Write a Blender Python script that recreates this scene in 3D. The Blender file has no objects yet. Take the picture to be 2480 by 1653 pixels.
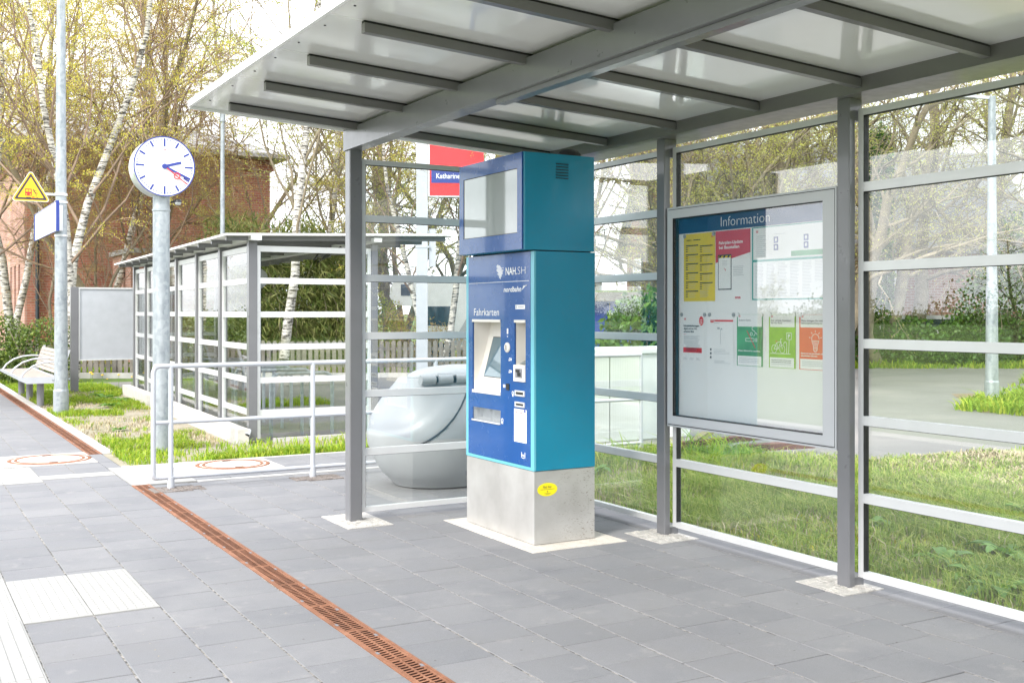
import bpy, math, random
import numpy as np
from mathutils import Vector, Matrix
R = math.radians
SC = bpy.context.scene
COL = SC.collection
# ------------------------------------------------------------------ camera, sky, sun
cam = bpy.data.cameras.new("camera"); camo = bpy.data.objects.new("camera", cam); COL.objects.link(camo)
camo.location = (0, 0, 1.5); camo.rotation_euler = (R(90), 0, R(-30))
cam.sensor_width = 36; cam.lens = 38.19; cam.shift_y = -0.028; cam.clip_end = 2000; cam.clip_start = 0.05
SC.camera = camo
SC.view_settings.view_transform = 'Standard'; SC.view_settings.look = 'None'
SC.view_settings.exposure = 1.6; SC.view_settings.gamma = 1
SUN = Vector((-.85, -.42, .80)).normalized()
W = bpy.data.worlds.new("World"); SC.world = W; W.use_nodes = True
nt = W.node_tree; nt.nodes.clear()
out = nt.nodes.new('ShaderNodeOutputWorld'); bg = nt.nodes.new('ShaderNodeBackground')
sky = nt.nodes.new('ShaderNodeTexSky'); sky.sky_type = 'NISHITA'; sky.sun_disc = False
sky.sun_elevation = math.asin(SUN.z); sky.sun_rotation = math.atan2(SUN.x, SUN.y) % (2*math.pi)
sky.air_density = 1.2; sky.dust_density = 3
sc_ = nt.nodes.new('ShaderNodeVectorMath'); sc_.operation = 'SCALE'; sc_.inputs['Scale'].default_value = 1.0
nt.links.new(sky.outputs[0], sc_.inputs[0])
tc = nt.nodes.new('ShaderNodeTexCoord'); mp = nt.nodes.new('ShaderNodeMapping'); mp.inputs['Scale'].default_value = (1, 1, 3.2)
nz = nt.nodes.new('ShaderNodeTexNoise'); nz.inputs['Scale'].default_value = 2.2; nz.inputs['Detail'].default_value = 7; nz.inputs['Roughness'].default_value = .6
nt.links.new(tc.outputs['Generated'], mp.inputs[0]); nt.links.new(mp.outputs[0], nz.inputs[0])
cr = nt.nodes.new('ShaderNodeValToRGB'); cr.color_ramp.elements[0].position = .22; cr.color_ramp.elements[1].position = .5
nt.links.new(nz.outputs[0], cr.inputs[0])
mx = nt.nodes.new('ShaderNodeMixRGB'); mx.inputs[2].default_value = (7.6, 7.8, 8.2, 1)
nt.links.new(cr.outputs[0], mx.inputs[0]); nt.links.new(sc_.outputs[0], mx.inputs[1])
nt.links.new(mx.outputs[0], bg.inputs[0]); bg.inputs[1].default_value = .13
nt.links.new(bg.outputs[0], out.inputs[0])
sl = bpy.data.lights.new("sun", 'SUN'); sl.energy = 1.4; sl.angle = R(12); sl.color = (1, .95, .87)
so = bpy.data.objects.new("sun", sl); COL.objects.link(so); so.rotation_euler = SUN.to_track_quat('Z', 'Y').to_euler(); so.location = (0, 0, 30)

# ------------------------------------------------------------------ materials
MATS = {}
def nodes(name):
    m = bpy.data.materials.new(name); m.use_nodes = True; t = m.node_tree; b = t.nodes['Principled BSDF']
    MATS[name] = m; return m, t, b
def pos(t, scale=(1, 1, 1)):
    g = t.nodes.new('ShaderNodeNewGeometry'); mp = t.nodes.new('ShaderNodeMapping'); mp.inputs['Scale'].default_value = scale
    t.links.new(g.outputs['Position'], mp.inputs[0]); return mp.outputs[0]
def noise(t, vec, scale, detail=4, rough=.55):
    n = t.nodes.new('ShaderNodeTexNoise'); n.inputs['Scale'].default_value = scale; n.inputs['Detail'].default_value = detail
    n.inputs['Roughness'].default_value = rough; t.links.new(vec, n.inputs[0]); return n.outputs[0]
def ramp(t, fac, stops):
    r = t.nodes.new('ShaderNodeValToRGB'); cr = r.color_ramp
    while len(cr.elements) < len(stops): cr.elements.new(.5)
    for e, (p, c) in zip(cr.elements, stops): e.position = p; e.color = (*c, 1) if len(c) == 3 else c
    t.links.new(fac, r.inputs[0]); return r.outputs[0]
def mixc(t, fac, a, b, mode='MIX'):
    m = t.nodes.new('ShaderNodeMixRGB'); m.blend_type = mode
    for i, v in ((0, fac), (1, a), (2, b)):
        if isinstance(v, (int, float)): m.inputs[i].default_value = v
        elif isinstance(v, tuple): m.inputs[i].default_value = (*v, 1)
        else: t.links.new(v, m.inputs[i])
    return m.outputs[0]
def bump(t, b, h, s=.3, d=.01):
    n = t.nodes.new('ShaderNodeBump'); n.inputs['Strength'].default_value = s; n.inputs['Distance'].default_value = d
    t.links.new(h, n.inputs['Height']); t.links.new(n.outputs[0], b.inputs['Normal'])
def mat(name, col, rough=.5, metal=0, coat=0, var=.06, vs=6, bmp=0, bs=60, spec=.5, dirt=0, emit=None):
    if name in MATS: return MATS[name]
    m, t, b = nodes(name)
    p = pos(t); n = noise(t, p, vs)
    c = ramp(t, n, [(.25, tuple(max(0, v*(1-var)) for v in col)), (.75, tuple(min(1, v*(1+var)) for v in col))])
    if dirt:
        n2 = noise(t, p, 22, 6, .7); f = ramp(t, n2, [(.52, (0, 0, 0)), (.75, (dirt,)*3)]); c = mixc(t, f, c, (.12, .1, .08))
    t.links.new(c, b.inputs['Base Color'])
    rr = ramp(t, noise(t, p, 14), [(.3, (rough*.85,)*3), (.7, (min(1, rough*1.15),)*3)]); t.links.new(rr, b.inputs['Roughness'])
    b.inputs['Metallic'].default_value = metal; b.inputs['Coat Weight'].default_value = coat; b.inputs['Coat Roughness'].default_value = .06
    b.inputs['Specular IOR Level'].default_value = spec
    if bmp: bump(t, b, noise(t, p, bs, 5), bmp, .004)
    if emit: b.inputs['Emission Color'].default_value = (*emit[0], 1); b.inputs['Emission Strength'].default_value = emit[1]
    return m
def island(name, c0, c1, c2, rough=.8, trans=0, spec=.3, nscale=3, bmp=0):
    m, t, b = nodes(name)
    g = t.nodes.new('ShaderNodeNewGeometry'); c = ramp(t, g.outputs['Random Per Island'], [(0, c0), (.5, c1), (1, c2)])
    n = noise(t, pos(t), nscale, 3); c = mixc(t, .55, c, ramp(t, n, [(.3, (.55,)*3), (.7, (1.2, 1.2, 1.2))]), 'MULTIPLY')
    t.links.new(c, b.inputs['Base Color']); b.inputs['Roughness'].default_value = rough; b.inputs['Specular IOR Level'].default_value = spec
    if trans:
        tr = t.nodes.new('ShaderNodeBsdfTranslucent'); t.links.new(c, tr.inputs[0]); mx = t.nodes.new('ShaderNodeMixShader'); mx.inputs[0].default_value = trans
        t.links.new(b.outputs[0], mx.inputs[1]); t.links.new(tr.outputs[0], mx.inputs[2]); t.links.new(mx.outputs[0], t.nodes['Material Output'].inputs[0])
    return m
def glass(name, tint=(.93, .975, .955), ior=1.65, rough=0):
    m, t, b = nodes(name); t.nodes.remove(b)
    tr = t.nodes.new('ShaderNodeBsdfTransparent'); tr.inputs[0].default_value = (*tint, 1)
    gl = t.nodes.new('ShaderNodeBsdfGlossy'); gl.inputs['Roughness'].default_value = rough
    fr = t.nodes.new('ShaderNodeFresnel'); ge = t.nodes.new('ShaderNodeNewGeometry'); mr = t.nodes.new('ShaderNodeMapRange'); mr.inputs[3].default_value = ior; mr.inputs[4].default_value = 1/ior
    t.links.new(ge.outputs['Backfacing'], mr.inputs[0]); t.links.new(mr.outputs[0], fr.inputs[0])
    mx = t.nodes.new('ShaderNodeMixShader'); t.links.new(fr.outputs[0], mx.inputs[0]); t.links.new(tr.outputs[0], mx.inputs[1]); t.links.new(gl.outputs[0], mx.inputs[2])
    t.links.new(mx.outputs[0], t.nodes['Material Output'].inputs[0]); return m
# painted metals
mat('grey_paint', (.158, .160, .170), .32, .0, .3, var=.05)
mat('dark_grey_paint', (.15, .147, .147), .35, .0, .25)
mat('aluminium', (.66, .665, .67), .36, .25, 0, var=.04)
mat('alu_frame', (.50, .51, .53), .42, 0, 0, var=.02)
mat('white_panel', (.89, .89, .87), .12, 0, .8, var=.03, vs=2)
mat('white_edge', (.85, .85, .85), .35)
mat('gasket', (.012, .012, .013), .6)
mat('galv_pole', (.50, .54, .57), .45, .55, var=.16, vs=9)
mat('light_paint', (.47, .49, .53), .35, 0, .3)
mat('teal', (.001, .215, .345), .42, 0, .12, var=.05, vs=3, dirt=.10)
mat('teal_sheen', (.13, .44, .54), .35, 0, .2, var=.03)  # paler teal: light reflected by the front edges, put into the colour
mat('navy', (.003, .070, .27), .25, 0, .35, var=.05)
mat('white_ink', (.85, .85, .85), .4, var=.01)
mat('cream', (.72, .69, .64), .45, var=.03)
mat('screen', (.10, .16, .19), .06, 0, 1, var=.1)
mat('screen_off', (.33, .36, .36), .05, 0, 1, var=.03)
mat('black', (.012, .012, .014), .35)
mat('paper', (.86, .86, .86), .55, var=.02)
mat('paper_grey', (.52, .54, .56), .6, var=.02)
mat('ink_grey', (.45, .47, .5), .6)
mat('ink_dark', (.04, .04, .05), .6)
mat('yellow_paper', (.78, .60, .02), .5, var=.03)
mat('poster_red', (.62, .05, .085), .5)
mat('db_red', (.75, .02, .025), .35, 0, .3)
mat('poster_orange', (.80, .10, .06), .5)
mat('poster_green', (.07, .33, .14), .5, var=.35, vs=9)
mat('poster_lime', (.27, .52, .03), .5, var=.25, vs=9)
mat('poster_teal', (.05, .34, .30), .5)
mat('header_blue', (.006, .05, .16), .35)
mat('sign_blue', (.02, .045, .26), .35, 0, .3)
mat('sign_glare', (.80, .81, .86), .3, 0, .3)  # white glare on the blue name sign, put into the face colour
mat('warn_yellow', (.85, .48, .01), .4, 0, .2)
mat('sticker_yellow', (.85, .72, .01), .45)
mat('clock_white', (.82, .82, .84), .3, 0, .4)
mat('clock_blue', (.03, .05, .28), .35)
mat('bin_grey', (.34, .35, .365), .48, 0, .05, var=.04, vs=2)
mat('bin_lid', (.36, .37, .385), .45, 0, .05, var=.03, vs=2)
mat('dark_seam', (.03, .04, .05), .6)
mat('cabinet', (.66, .69, .68), .45, var=.04)
mat('bench_wood', (.35, .30, .265), .6, var=.12, vs=20)
mat('steel_light', (.62, .64, .66), .3, .5)
mat('concrete_light', (.52, .50, .46), .85, var=.12, vs=8, bmp=.3, bs=90, dirt=.25)
mat('kerb_stone', (.46, .45, .43), .85, var=.12, bmp=.3)
mat('tactile_white', (.33, .327, .315), .7, var=.05, bmp=.25, bs=140)
mat('board_grey', (.42, .44, .47), .4)
mat('caravan_white', (.75, .76, .78), .35, 0, .3)
mat('slate_grey', (.20, .20, .22), .6)
mat('dark_glass', (.03, .05, .07), .08, 0, .8)
mat('rail_steel', (.20, .13, .10), .5, .6)
mat('dark_wood', (.12, .045, .03), .8, var=.3, vs=20)
mat('dandelion', (.85, .55, .01), .6)
mat('green_box', (.08, .13, .11), .5)
glass('glass', (.965, .985, .975), ior=1.85); glass('case_glass', (.98, .985, .985), 1.95)
# brushed stainless base with spatter
def m_stainless():
    m, t, b = nodes('stainless'); p = pos(t)
    n = noise(t, p, 3, 5); c = ramp(t, n, [(.3, (.40, .39, .375)), (.7, (.56, .555, .54))])
    v = noise(t, pos(t, (60, 60, 170)), 1, 3, .6); f = ramp(t, v, [(.60, (0, 0, 0)), (.66, (1, 1, 1))])
    g = t.nodes.new('ShaderNodeNewGeometry'); sx = t.nodes.new('ShaderNodeSeparateXYZ'); t.links.new(g.outputs['Position'], sx.inputs[0])
    rx = ramp(t, sx.outputs[0], [(0, (0, 0, 0)), (1, (1, 1, 1))])
    mr = t.nodes.new('ShaderNodeMapRange'); mr.inputs[1].default_value = 3.68; mr.inputs[2].default_value = 4.0; t.links.new(sx.outputs[0], mr.inputs[0])
    mm = t.nodes.new('ShaderNodeMath'); mm.operation = 'MULTIPLY'; t.links.new(f, mm.inputs[0]); t.links.new(mr.outputs[0], mm.inputs[1])
    m2 = t.nodes.new('ShaderNodeMath'); m2.operation = 'MULTIPLY'; m2.inputs[1].default_value = .75; t.links.new(mm.outputs[0], m2.inputs[0])
    c = mixc(t, m2.outputs[0], c, (.16, .12, .08)); t.links.new(c, b.inputs['Base Color'])
    b.inputs['Metallic'].default_value = .45; b.inputs['Roughness'].default_value = .42
m_stainless()
def m_galv():
    m, t, b = nodes('galvanised')
    vo = t.nodes.new('ShaderNodeTexVoronoi'); vo.inputs['Scale'].default_value = 22; t.links.new(pos(t), vo.inputs[0])
    c = ramp(t, vo.outputs['Color'], [(0, (.22, .25, .275)), (1, (.35, .385, .41))]); n = noise(t, pos(t, (3, 3, .8)), 4, 5)
    c = mixc(t, ramp(t, n, [(.4, (0, 0, 0)), (.7, (.5, .5, .5))]), c, (.52, .55, .57)); t.links.new(c, b.inputs['Base Color'])
    b.inputs['Metallic'].default_value = .4; b.inputs['Roughness'].default_value = .5
m_galv()
def m_paver():
    m, t, b = nodes('paver'); g = t.nodes.new('ShaderNodeNewGeometry')
    c = ramp(t, g.outputs['Random Per Island'], [(0, (.178, .182, .193)), (.5, (.192, .195, .206)), (1, (.206, .208, .218))])
    p = pos(t); n = noise(t, p, 2.2, 6, .65); c = mixc(t, .8, c, ramp(t, n, [(.3, (.8, .8, .82)), (.7, (1.15, 1.13, 1.1))]), 'MULTIPLY')
    n2 = noise(t, p, 260, 2, .8); c = mixc(t, .5, c, ramp(t, n2, [(.3, (.62, .62, .62)), (.7, (1.3, 1.3, 1.3))]), 'MULTIPLY')
    n3 = noise(t, p, 34, 5, .75); c = mixc(t, ramp(t, n3, [(.68, (0, 0, 0)), (.76, (.45, .45, .45))]), c, (.42, .41, .40))
    n4 = noise(t, p, 5, 6, .7); c = mixc(t, ramp(t, n4, [(.58, (0, 0, 0)), (.72, (.5, .5, .5))]), c, (.29, .28, .27)); n5 = noise(t, p, 1.1, 8, .75); c = mixc(t, ramp(t, n5, [(.5, (0, 0, 0)), (.62, (.35, .35, .35))]), c, (.125, .125, .13))
    vs_ = t.nodes.new('ShaderNodeTexVoronoi'); vs_.inputs['Scale'].default_value = 7; t.links.new(p, vs_.inputs[0]); c = mixc(t, ramp(t, vs_.outputs['Distance'], [(.035, (.75, .75, .75)), (.05, (0, 0, 0))]), c, (.07, .065, .06))
    t.links.new(c, b.inputs['Base Color']); b.inputs['Roughness'].default_value = .8; bump(t, b, n2, .25, .002)
m_paver()
def m_ground(name, stops, s=3, s2=60, bm=.4, rough=.95):
    m, t, b = nodes(name); p = pos(t); n = noise(t, p, s, 8, .65); n2 = noise(t, p, s2, 4, .7)
    c = ramp(t, n, stops); c = mixc(t, .7, c, ramp(t, n2, [(.3, (.6, .6, .6)), (.7, (1.3, 1.3, 1.3))]), 'MULTIPLY')
    t.links.new(c, b.inputs['Base Color']); b.inputs['Roughness'].default_value = rough; bump(t, b, n2, bm, .01)
m_ground('sand_joint', [(.42, (.07, .07, .065)), (.58, (.33, .31, .28))], 26, 200)
m_ground('joint_dark', [(.3, (.05, .05, .05)), (.7, (.10, .095, .09))], 30, 200)
m_ground('soil', [(.3, (.12, .16, .04)), (.5, (.22, .22, .08)), (.6, (.30, .25, .16)), (.75, (.15, .20, .04))], 1.3, 70)
m_ground('gravel_soil', [(.3, (.38, .33, .26)), (.55, (.30, .27, .20)), (.7, (.15, .18, .06))], 1.8, 80)
m_ground('field_grass', [(.3, (.07, .14, .02)), (.7, (.16, .22, .04))], .15, 8)
m_ground('asphalt', [(.3, (.15, .145, .14)), (.55, (.20, .195, .185)), (.75, (.27, .255, .235))], .35, 120)
m_ground('ballast', [(.3, (.12, .10, .09)), (.7, (.25, .22, .2))], 8, 30)
m_ground('cobble', [(.3, (.34, .33, .31)), (.55, (.50, .48, .45)), (.75, (.62, .58, .52))], 24, 130)
m_ground('pale_mortar', [(.3, (.50, .47, .42)), (.7, (.66, .62, .56))], 12, 160)
m_ground('rust', [(.3, (.16, .068, .034)), (.55, (.27, .115, .06)), (.75, (.36, .175, .10))], 6, 90, .3, .8)
m_ground('rust_shade', [(.3, (.05, .018, .01)), (.7, (.10, .035, .018))], 6, 90)  # darker rust: shade inside slots and channel put into the colour
m_ground('cover_top', [(.3, (.62, .58, .52)), (.7, (.78, .74, .68))], 6, 90)
m_ground('leaf_dirt', [(.3, (.12, .08, .05)), (.7, (.3, .22, .15))], 10, 90)
def m_brick(name, c1, c2, mort, bw=.24, bh=.085):
    m, t, b = nodes(name); g = t.nodes.new('ShaderNodeTexCoord')
    br = t.nodes.new('ShaderNodeTexBrick'); br.inputs['Scale'].default_value = 1; br.inputs['Brick Width'].default_value = bw; br.inputs['Row Height'].default_value = bh
    br.inputs['Mortar Size'].default_value = .009; br.inputs['Color1'].default_value = (*c1, 1); br.inputs['Color2'].default_value = (*c2, 1); br.inputs['Mortar'].default_value = (*mort, 1)
    sx = t.nodes.new('ShaderNodeSeparateXYZ'); cb = t.nodes.new('ShaderNodeCombineXYZ'); ad = t.nodes.new('ShaderNodeMath'); ad.operation = 'ADD'
    t.links.new(g.outputs['Object'], sx.inputs[0]); t.links.new(sx.outputs[0], ad.inputs[0]); t.links.new(sx.outputs[1], ad.inputs[1])
    t.links.new(ad.outputs[0], cb.inputs[0]); t.links.new(sx.outputs[2], cb.inputs[1]); t.links.new(cb.outputs[0], br.inputs[0])
    n = noise(t, pos(t), .8, 6); c = mixc(t, .8, br.outputs[0], ramp(t, n, [(.3, (.65, .62, .6)), (.7, (1.25, 1.2, 1.15))]), 'MULTIPLY')
    t.links.new(c, b.inputs['Base Color']); b.inputs['Roughness'].default_value = .9
m_brick('brick_red', (.44, .17, .12), (.33, .115, .08), (.40, .30, .25))
m_brick('brick_sunlit_salmon', (.48, .26, .21), (.40, .20, .16), (.45, .36, .32))  # sunlight on the side wall put into the colour; also the salmon annex brick
m_brick('brick_house', (.34, .17, .12), (.25, .11, .08), (.36, .32, .28))
def m_roof(name, c, s):
    m, t, b = nodes(name); w = t.nodes.new('ShaderNodeTexWave'); w.inputs['Scale'].default_value = s; w.inputs['Distortion'].default_value = .3; w.bands_direction = 'DIAGONAL'
    g = t.nodes.new('ShaderNodeTexCoord'); t.links.new(g.outputs['Object'], w.inputs[0])
    c = mixc(t, .8, ramp(t, noise(t, pos(t), 1.5, 6), [(.3, tuple(v*.7 for v in c)), (.7, tuple(v*1.3 for v in c))]), ramp(t, w.outputs[0], [(.2, (.6,)*3), (.6, (1.1,)*3)]), 'MULTIPLY')
    t.links.new(c, b.inputs['Base Color']); b.inputs['Roughness'].default_value = .7
m_roof('slate', (.22, .22, .23), 4); m_roof('roof_sheet', (.42, .41, .41), 3)
def m_birch():
    m, t, b = nodes('birch_bark')
    n = noise(t, pos(t, (5, 5, 26)), 1, 5, .7); n2 = noise(t, pos(t), 1.7, 4)
    c = ramp(t, n, [(.42, (.05, .045, .04)), (.52, (.62, .59, .54)), (.7, (.76, .73, .68))]); c = mixc(t, ramp(t, n2, [(.55, (0, 0, 0)), (.72, (.7, .7, .7))]), c, (.17, .15, .11))
    t.links.new(c, b.inputs['Base Color']); b.inputs['Roughness'].default_value = .85; bump(t, b, n, .5, .01)
m_birch()
m_ground('bark', [(.3, (.15, .125, .09)), (.6, (.29, .245, .17)), (.75, (.30, .29, .15))], 2.5, 30)
m_ground('twig_brown', [(.3, (.20, .14, .10)), (.7, (.36, .26, .19))], 1, 20)
m_ground('twig_grey', [(.3, (.17, .14, .095)), (.7, (.32, .27, .19))], 1, 20)
m_ground('wood_fence', [(.3, (.14, .125, .10)), (.7, (.27, .25, .22))], 3, 50)
island('leaf_yellow', (.66, .50, .08), (.80, .72, .13), (.56, .62, .12), trans=.55)
island('leaf_brown', (.42, .25, .12), (.55, .38, .16), (.58, .50, .12), trans=.4)
island('leaf_green', (.34, .40, .05), (.55, .60, .10), (.5, .5, .08), trans=.5)
island('leaf_spring', (.44, .46, .10), (.62, .64, .15), (.50, .44, .18), trans=.5)
island('ivy', (.03, .08, .012), (.06, .15, .02), (.12, .22, .03), .45, trans=.15, spec=.5)
island('hedge_leaf', (.05, .09, .015), (.11, .18, .025), (.22, .28, .04), .5, trans=.25, spec=.5)
island('bamboo_leaf', (.07, .12, .02), (.16, .20, .04), (.34, .33, .12), .5, trans=.25)
island('grass_near', (.17, .28, .04), (.32, .45, .07), (.56, .58, .18), .6, trans=.45)
island('grass_bright', (.17, .30, .02), (.28, .44, .03), (.48, .52, .06), .6, trans=.4)
island('weed_leaf', (.10, .22, .03), (.15, .32, .04), (.22, .42, .06), .45, trans=.3, spec=.5)
island('moss_leaf', (.45, .42, .03), (.6, .55, .06), (.35, .4, .04), .9)
island('leaf_litter_green', (.10, .11, .04), (.18, .18, .07), (.26, .22, .12), .8)
island('straw', (.35, .28, .17), (.45, .38, .24), (.5, .45, .3), .8)

# ------------------------------------------------------------------ mesh helpers
ORG = {}
class MB:
    def __init__(s): s.v = []; s.f = []; s.m = []; s.sm = []
    def add(s, vs, fs, mi=0, smooth=False):
        o = len(s.v); s.v += [tuple(v) for v in vs]; s.f += [tuple(i+o for i in f) for f in fs]; s.m += [mi]*len(fs); s.sm += [smooth]*len(fs); return s
    def box(s, x0, x1, y0, y1, z0, z1, mi=0, bev=0):
        if bev:
            b = bev; vs = []
            for (x, y) in ((x0, y0), (x1, y0), (x1, y1), (x0, y1)): vs.append((x, y, z0))
            for (x, y) in ((x0, y0), (x1, y0), (x1, y1), (x0, y1)): vs.append((x, y, z1-b))
            for (x, y) in ((x0+b, y0+b), (x1-b, y0+b), (x1-b, y1-b), (x0+b, y1-b)): vs.append((x, y, z1))
            fs = [(0, 3, 2, 1), (8, 9, 10, 11)] + [(i, (i+1) % 4, 4+(i+1) % 4, 4+i) for i in range(4)] + [(4+i, 4+(i+1) % 4, 8+(i+1) % 4, 8+i) for i in range(4)]
            return s.add(vs, fs, mi)
        vs = [(x, y, z) for z in (z0, z1) for (x, y) in ((x0, y0), (x1, y0), (x1, y1), (x0, y1))]
        return s.add(vs, [(0, 3, 2, 1), (4, 5, 6, 7), (0, 1, 5, 4), (1, 2, 6, 5), (2, 3, 7, 6), (3, 0, 4, 7)], mi)
    def quad(s, a, b, c, d, mi=0): return s.add([a, b, c, d], [(0, 1, 2, 3)], mi)
    def obox(s, c, ax, ay, az, hx, hy, hz, mi=0):
        c = Vector(c); ax = Vector(ax).normalized()*hx; ay = Vector(ay).normalized()*hy; az = Vector(az).normalized()*hz
        vs = [c+ax*i+ay*j+az*k for k in (-1, 1) for (i, j) in ((-1, -1), (1, -1), (1, 1), (-1, 1))]
        return s.add(vs, [(0, 3, 2, 1), (4, 5, 6, 7), (0, 1, 5, 4), (1, 2, 6, 5), (2, 3, 7, 6), (3, 0, 4, 7)], mi)
    def bar(s, p, q, w, h, up=(0, 0, 1), mi=0):
        p = Vector(p); q = Vector(q); d = q-p; L = d.length; d.normalize(); up = Vector(up); sd = d.cross(up)
        if sd.length < 1e-4: sd = d.cross(Vector((1, 0, 0)))
        sd.normalize(); u = sd.cross(d); return s.obox((p+q)/2, d, sd, u, L/2, w/2, h/2, mi)
    def tube(s, pts, r, n=10, mi=0, cap=True, rs=None):
        pts = [Vector(p) for p in pts]; vs = []; N = len(pts)
        t0 = (pts[1]-pts[0]).normalized(); ref = Vector((0, 0, 1)) if abs(t0.z) < .9 else Vector((1, 0, 0)); u = t0.cross(ref).normalized()
        for i, p in enumerate(pts):
            t = (pts[min(i+1, N-1)]-pts[max(i-1, 0)]).normalized(); u = (u-t*u.dot(t)).normalized(); w = t.cross(u); rr = rs[i] if rs else r
            for k in range(n): a = 2*math.pi*k/n; vs.append(p+(u*math.cos(a)+w*math.sin(a))*rr)
        fs = [(i*n+k, i*n+(k+1) % n, (i+1)*n+(k+1) % n, (i+1)*n+k) for i in range(N-1) for k in range(n)]
        s.add(vs, fs, mi, True)
        if cap: s.add(vs[:n], [tuple(range(n))[::-1]], mi); s.add(vs[-n:], [tuple(range(n))], mi)
        return s
    def cyl(s, p, q, r, r2=None, n=16, mi=0): return s.tube([p, q], r, n, mi, True, [r, r2 if r2 is not None else r])
    def lathe(s, prof, c=(0, 0, 0), n=24, mi=0, sx=1, sy=1):
        vs = [(c[0]+r*math.cos(2*math.pi*k/n)*sx, c[1]+r*math.sin(2*math.pi*k/n)*sy, c[2]+z) for r, z in prof for k in range(n)]
        fs = [(i*n+k, i*n+(k+1) % n, (i+1)*n+(k+1) % n, (i+1)*n+k) for i in range(len(prof)-1) for k in range(n)]
        return s.add(vs, fs, mi, True)
    def plane_poly(s, pts, o, r, u, th=.0008, mi=0):   # flat shape (2-D points) on a plane, with its own small thickness
        o = Vector(o); r = Vector(r); u = Vector(u); nn = r.cross(u)
        a = [o+r*x+u*y for x, y in pts]; b = [p+nn*th for p in a]; n = len(pts)
        return s.add(a+b, [tuple(range(n, 2*n))]+[(i, (i+1) % n, n+(i+1) % n, n+i) for i in range(n)], mi)
    def rect(s, x0, x1, y0, y1, o, r, u, th=.0008, mi=0): return s.plane_poly([(x0, y0), (x1, y0), (x1, y1), (x0, y1)], o, r, u, th, mi)
    def ring(s, cx, cy, r0, r1, o, r, u, th=.0008, mi=0, n=32, sq=1, a0=0, a1=360):
        for k in range(n):
            a = R(a0+(a1-a0)*k/n); b = R(a0+(a1-a0)*(k+1)/n)
            s.plane_poly([(cx+r0*math.cos(a)*sq, cy+r0*math.sin(a)), (cx+r1*math.cos(a)*sq, cy+r1*math.sin(a)), (cx+r1*math.cos(b)*sq, cy+r1*math.sin(b)), (cx+r0*math.cos(b)*sq, cy+r0*math.sin(b))], o, r, u, th, mi)
        return s
    def line(s, x0, y0, x1, y1, w, o, r, u, th=.0008, mi=0):
        d = math.hypot(x1-x0, y1-y0) or 1; nx, ny = -(y1-y0)/d*w/2, (x1-x0)/d*w/2
        return s.plane_poly([(x0-nx, y0-ny), (x1-nx, y1-ny), (x1+nx, y1+ny), (x0+nx, y0+ny)], o, r, u, th, mi)
    def disc(s, cx, cy, rr, o, r, u, th=.0008, mi=0, n=32, sq=1): return s.plane_poly([(cx+rr*math.cos(2*math.pi*k/n)*sq, cy+rr*math.sin(2*math.pi*k/n)) for k in range(n)], o, r, u, th, mi)
    def text(s, txt, x, y, h, o, r, u, w=None, th=.0012, mi=0, bold=0, shear=0, align='L'):
        cu = bpy.data.curves.new('lettering', 'FONT'); cu.body = txt; cu.size = 1; cu.offset = bold; cu.shear = shear; cu.resolution_u = 3
        ob = bpy.data.objects.new('lettering', cu); COL.objects.link(ob); dg = bpy.context.evaluated_depsgraph_get()
        me = bpy.data.meshes.new_from_object(ob.evaluated_get(dg)); vs = np.array([v.co[:] for v in me.vertices]); fs = [tuple(p.vertices) for p in me.polygons]
        bpy.data.objects.remove(ob); bpy.data.curves.remove(cu); bpy.data.meshes.remove(me)
        k = h/.70; xs = vs[:, 0]-vs[:, 0].min(); wd = xs.max()*k; kx = k if w is None else k*w/wd
        off = 0 if align == 'L' else -(xs.max()*kx)*(.5 if align == 'C' else 1)
        o = Vector(o); r = Vector(r); u = Vector(u); nn = r.cross(u)*th
        s.add([o+r*(x+off+a*kx)+u*(y+b*k)+nn for a, b in zip(xs, vs[:, 1])], fs, mi); return s
    def build(s, name, mats, parent=None, world=True, org=(0, 0, 0)):
        o_ = Vector(ORG.get(parent.name, (0, 0, 0))) if (parent and world) else (Vector(org) if not parent else Vector((0, 0, 0)))
        me = bpy.data.meshes.new(name); me.from_pydata([(v[0]-o_.x, v[1]-o_.y, v[2]-o_.z) for v in s.v], [], s.f)
        if isinstance(mats, str): mats = [mats]
        for q in mats: me.materials.append(MATS[q])
        me.polygons.foreach_set('material_index', s.m); me.polygons.foreach_set('use_smooth', s.sm); me.update()
        ob = bpy.data.objects.new(name, me); COL.objects.link(ob)
        if parent: ob.parent = parent
        else: ob.location = o_
        ORG[ob.name] = tuple(o_); return ob
def tag(o, label, cat, group=None):
    o['label'] = label; o['category'] = cat
    if group: o['group'] = group
    return o
def thing(name, label, cat, loc=(0, 0, 0), rz=0, group=None):
    o = bpy.data.objects.new(name, None); o.empty_display_size = .2; COL.objects.link(o); o.location = loc; o.rotation_euler = (0, 0, rz)
    ORG[o.name] = loc; return tag(o, label, cat, group)
def struct(o, kind='structure'): o['kind'] = kind; return o
def dup(root, loc, rz=0, label=None, scale=None):
    r = root.copy(); COL.objects.link(r); r.location = loc; r.rotation_euler = (0, 0, rz)
    if scale: r.scale = (scale,)*3
    if label: r['label'] = label
    def kids(a, b):
        for c in list(a.children):
            d = c.copy(); COL.objects.link(d); d.parent = b; kids(c, d)
    kids(root, r); return r
X, Y, Z = Vector((1, 0, 0)), Vector((0, 1, 0)), Vector((0, 0, 1))

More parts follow.
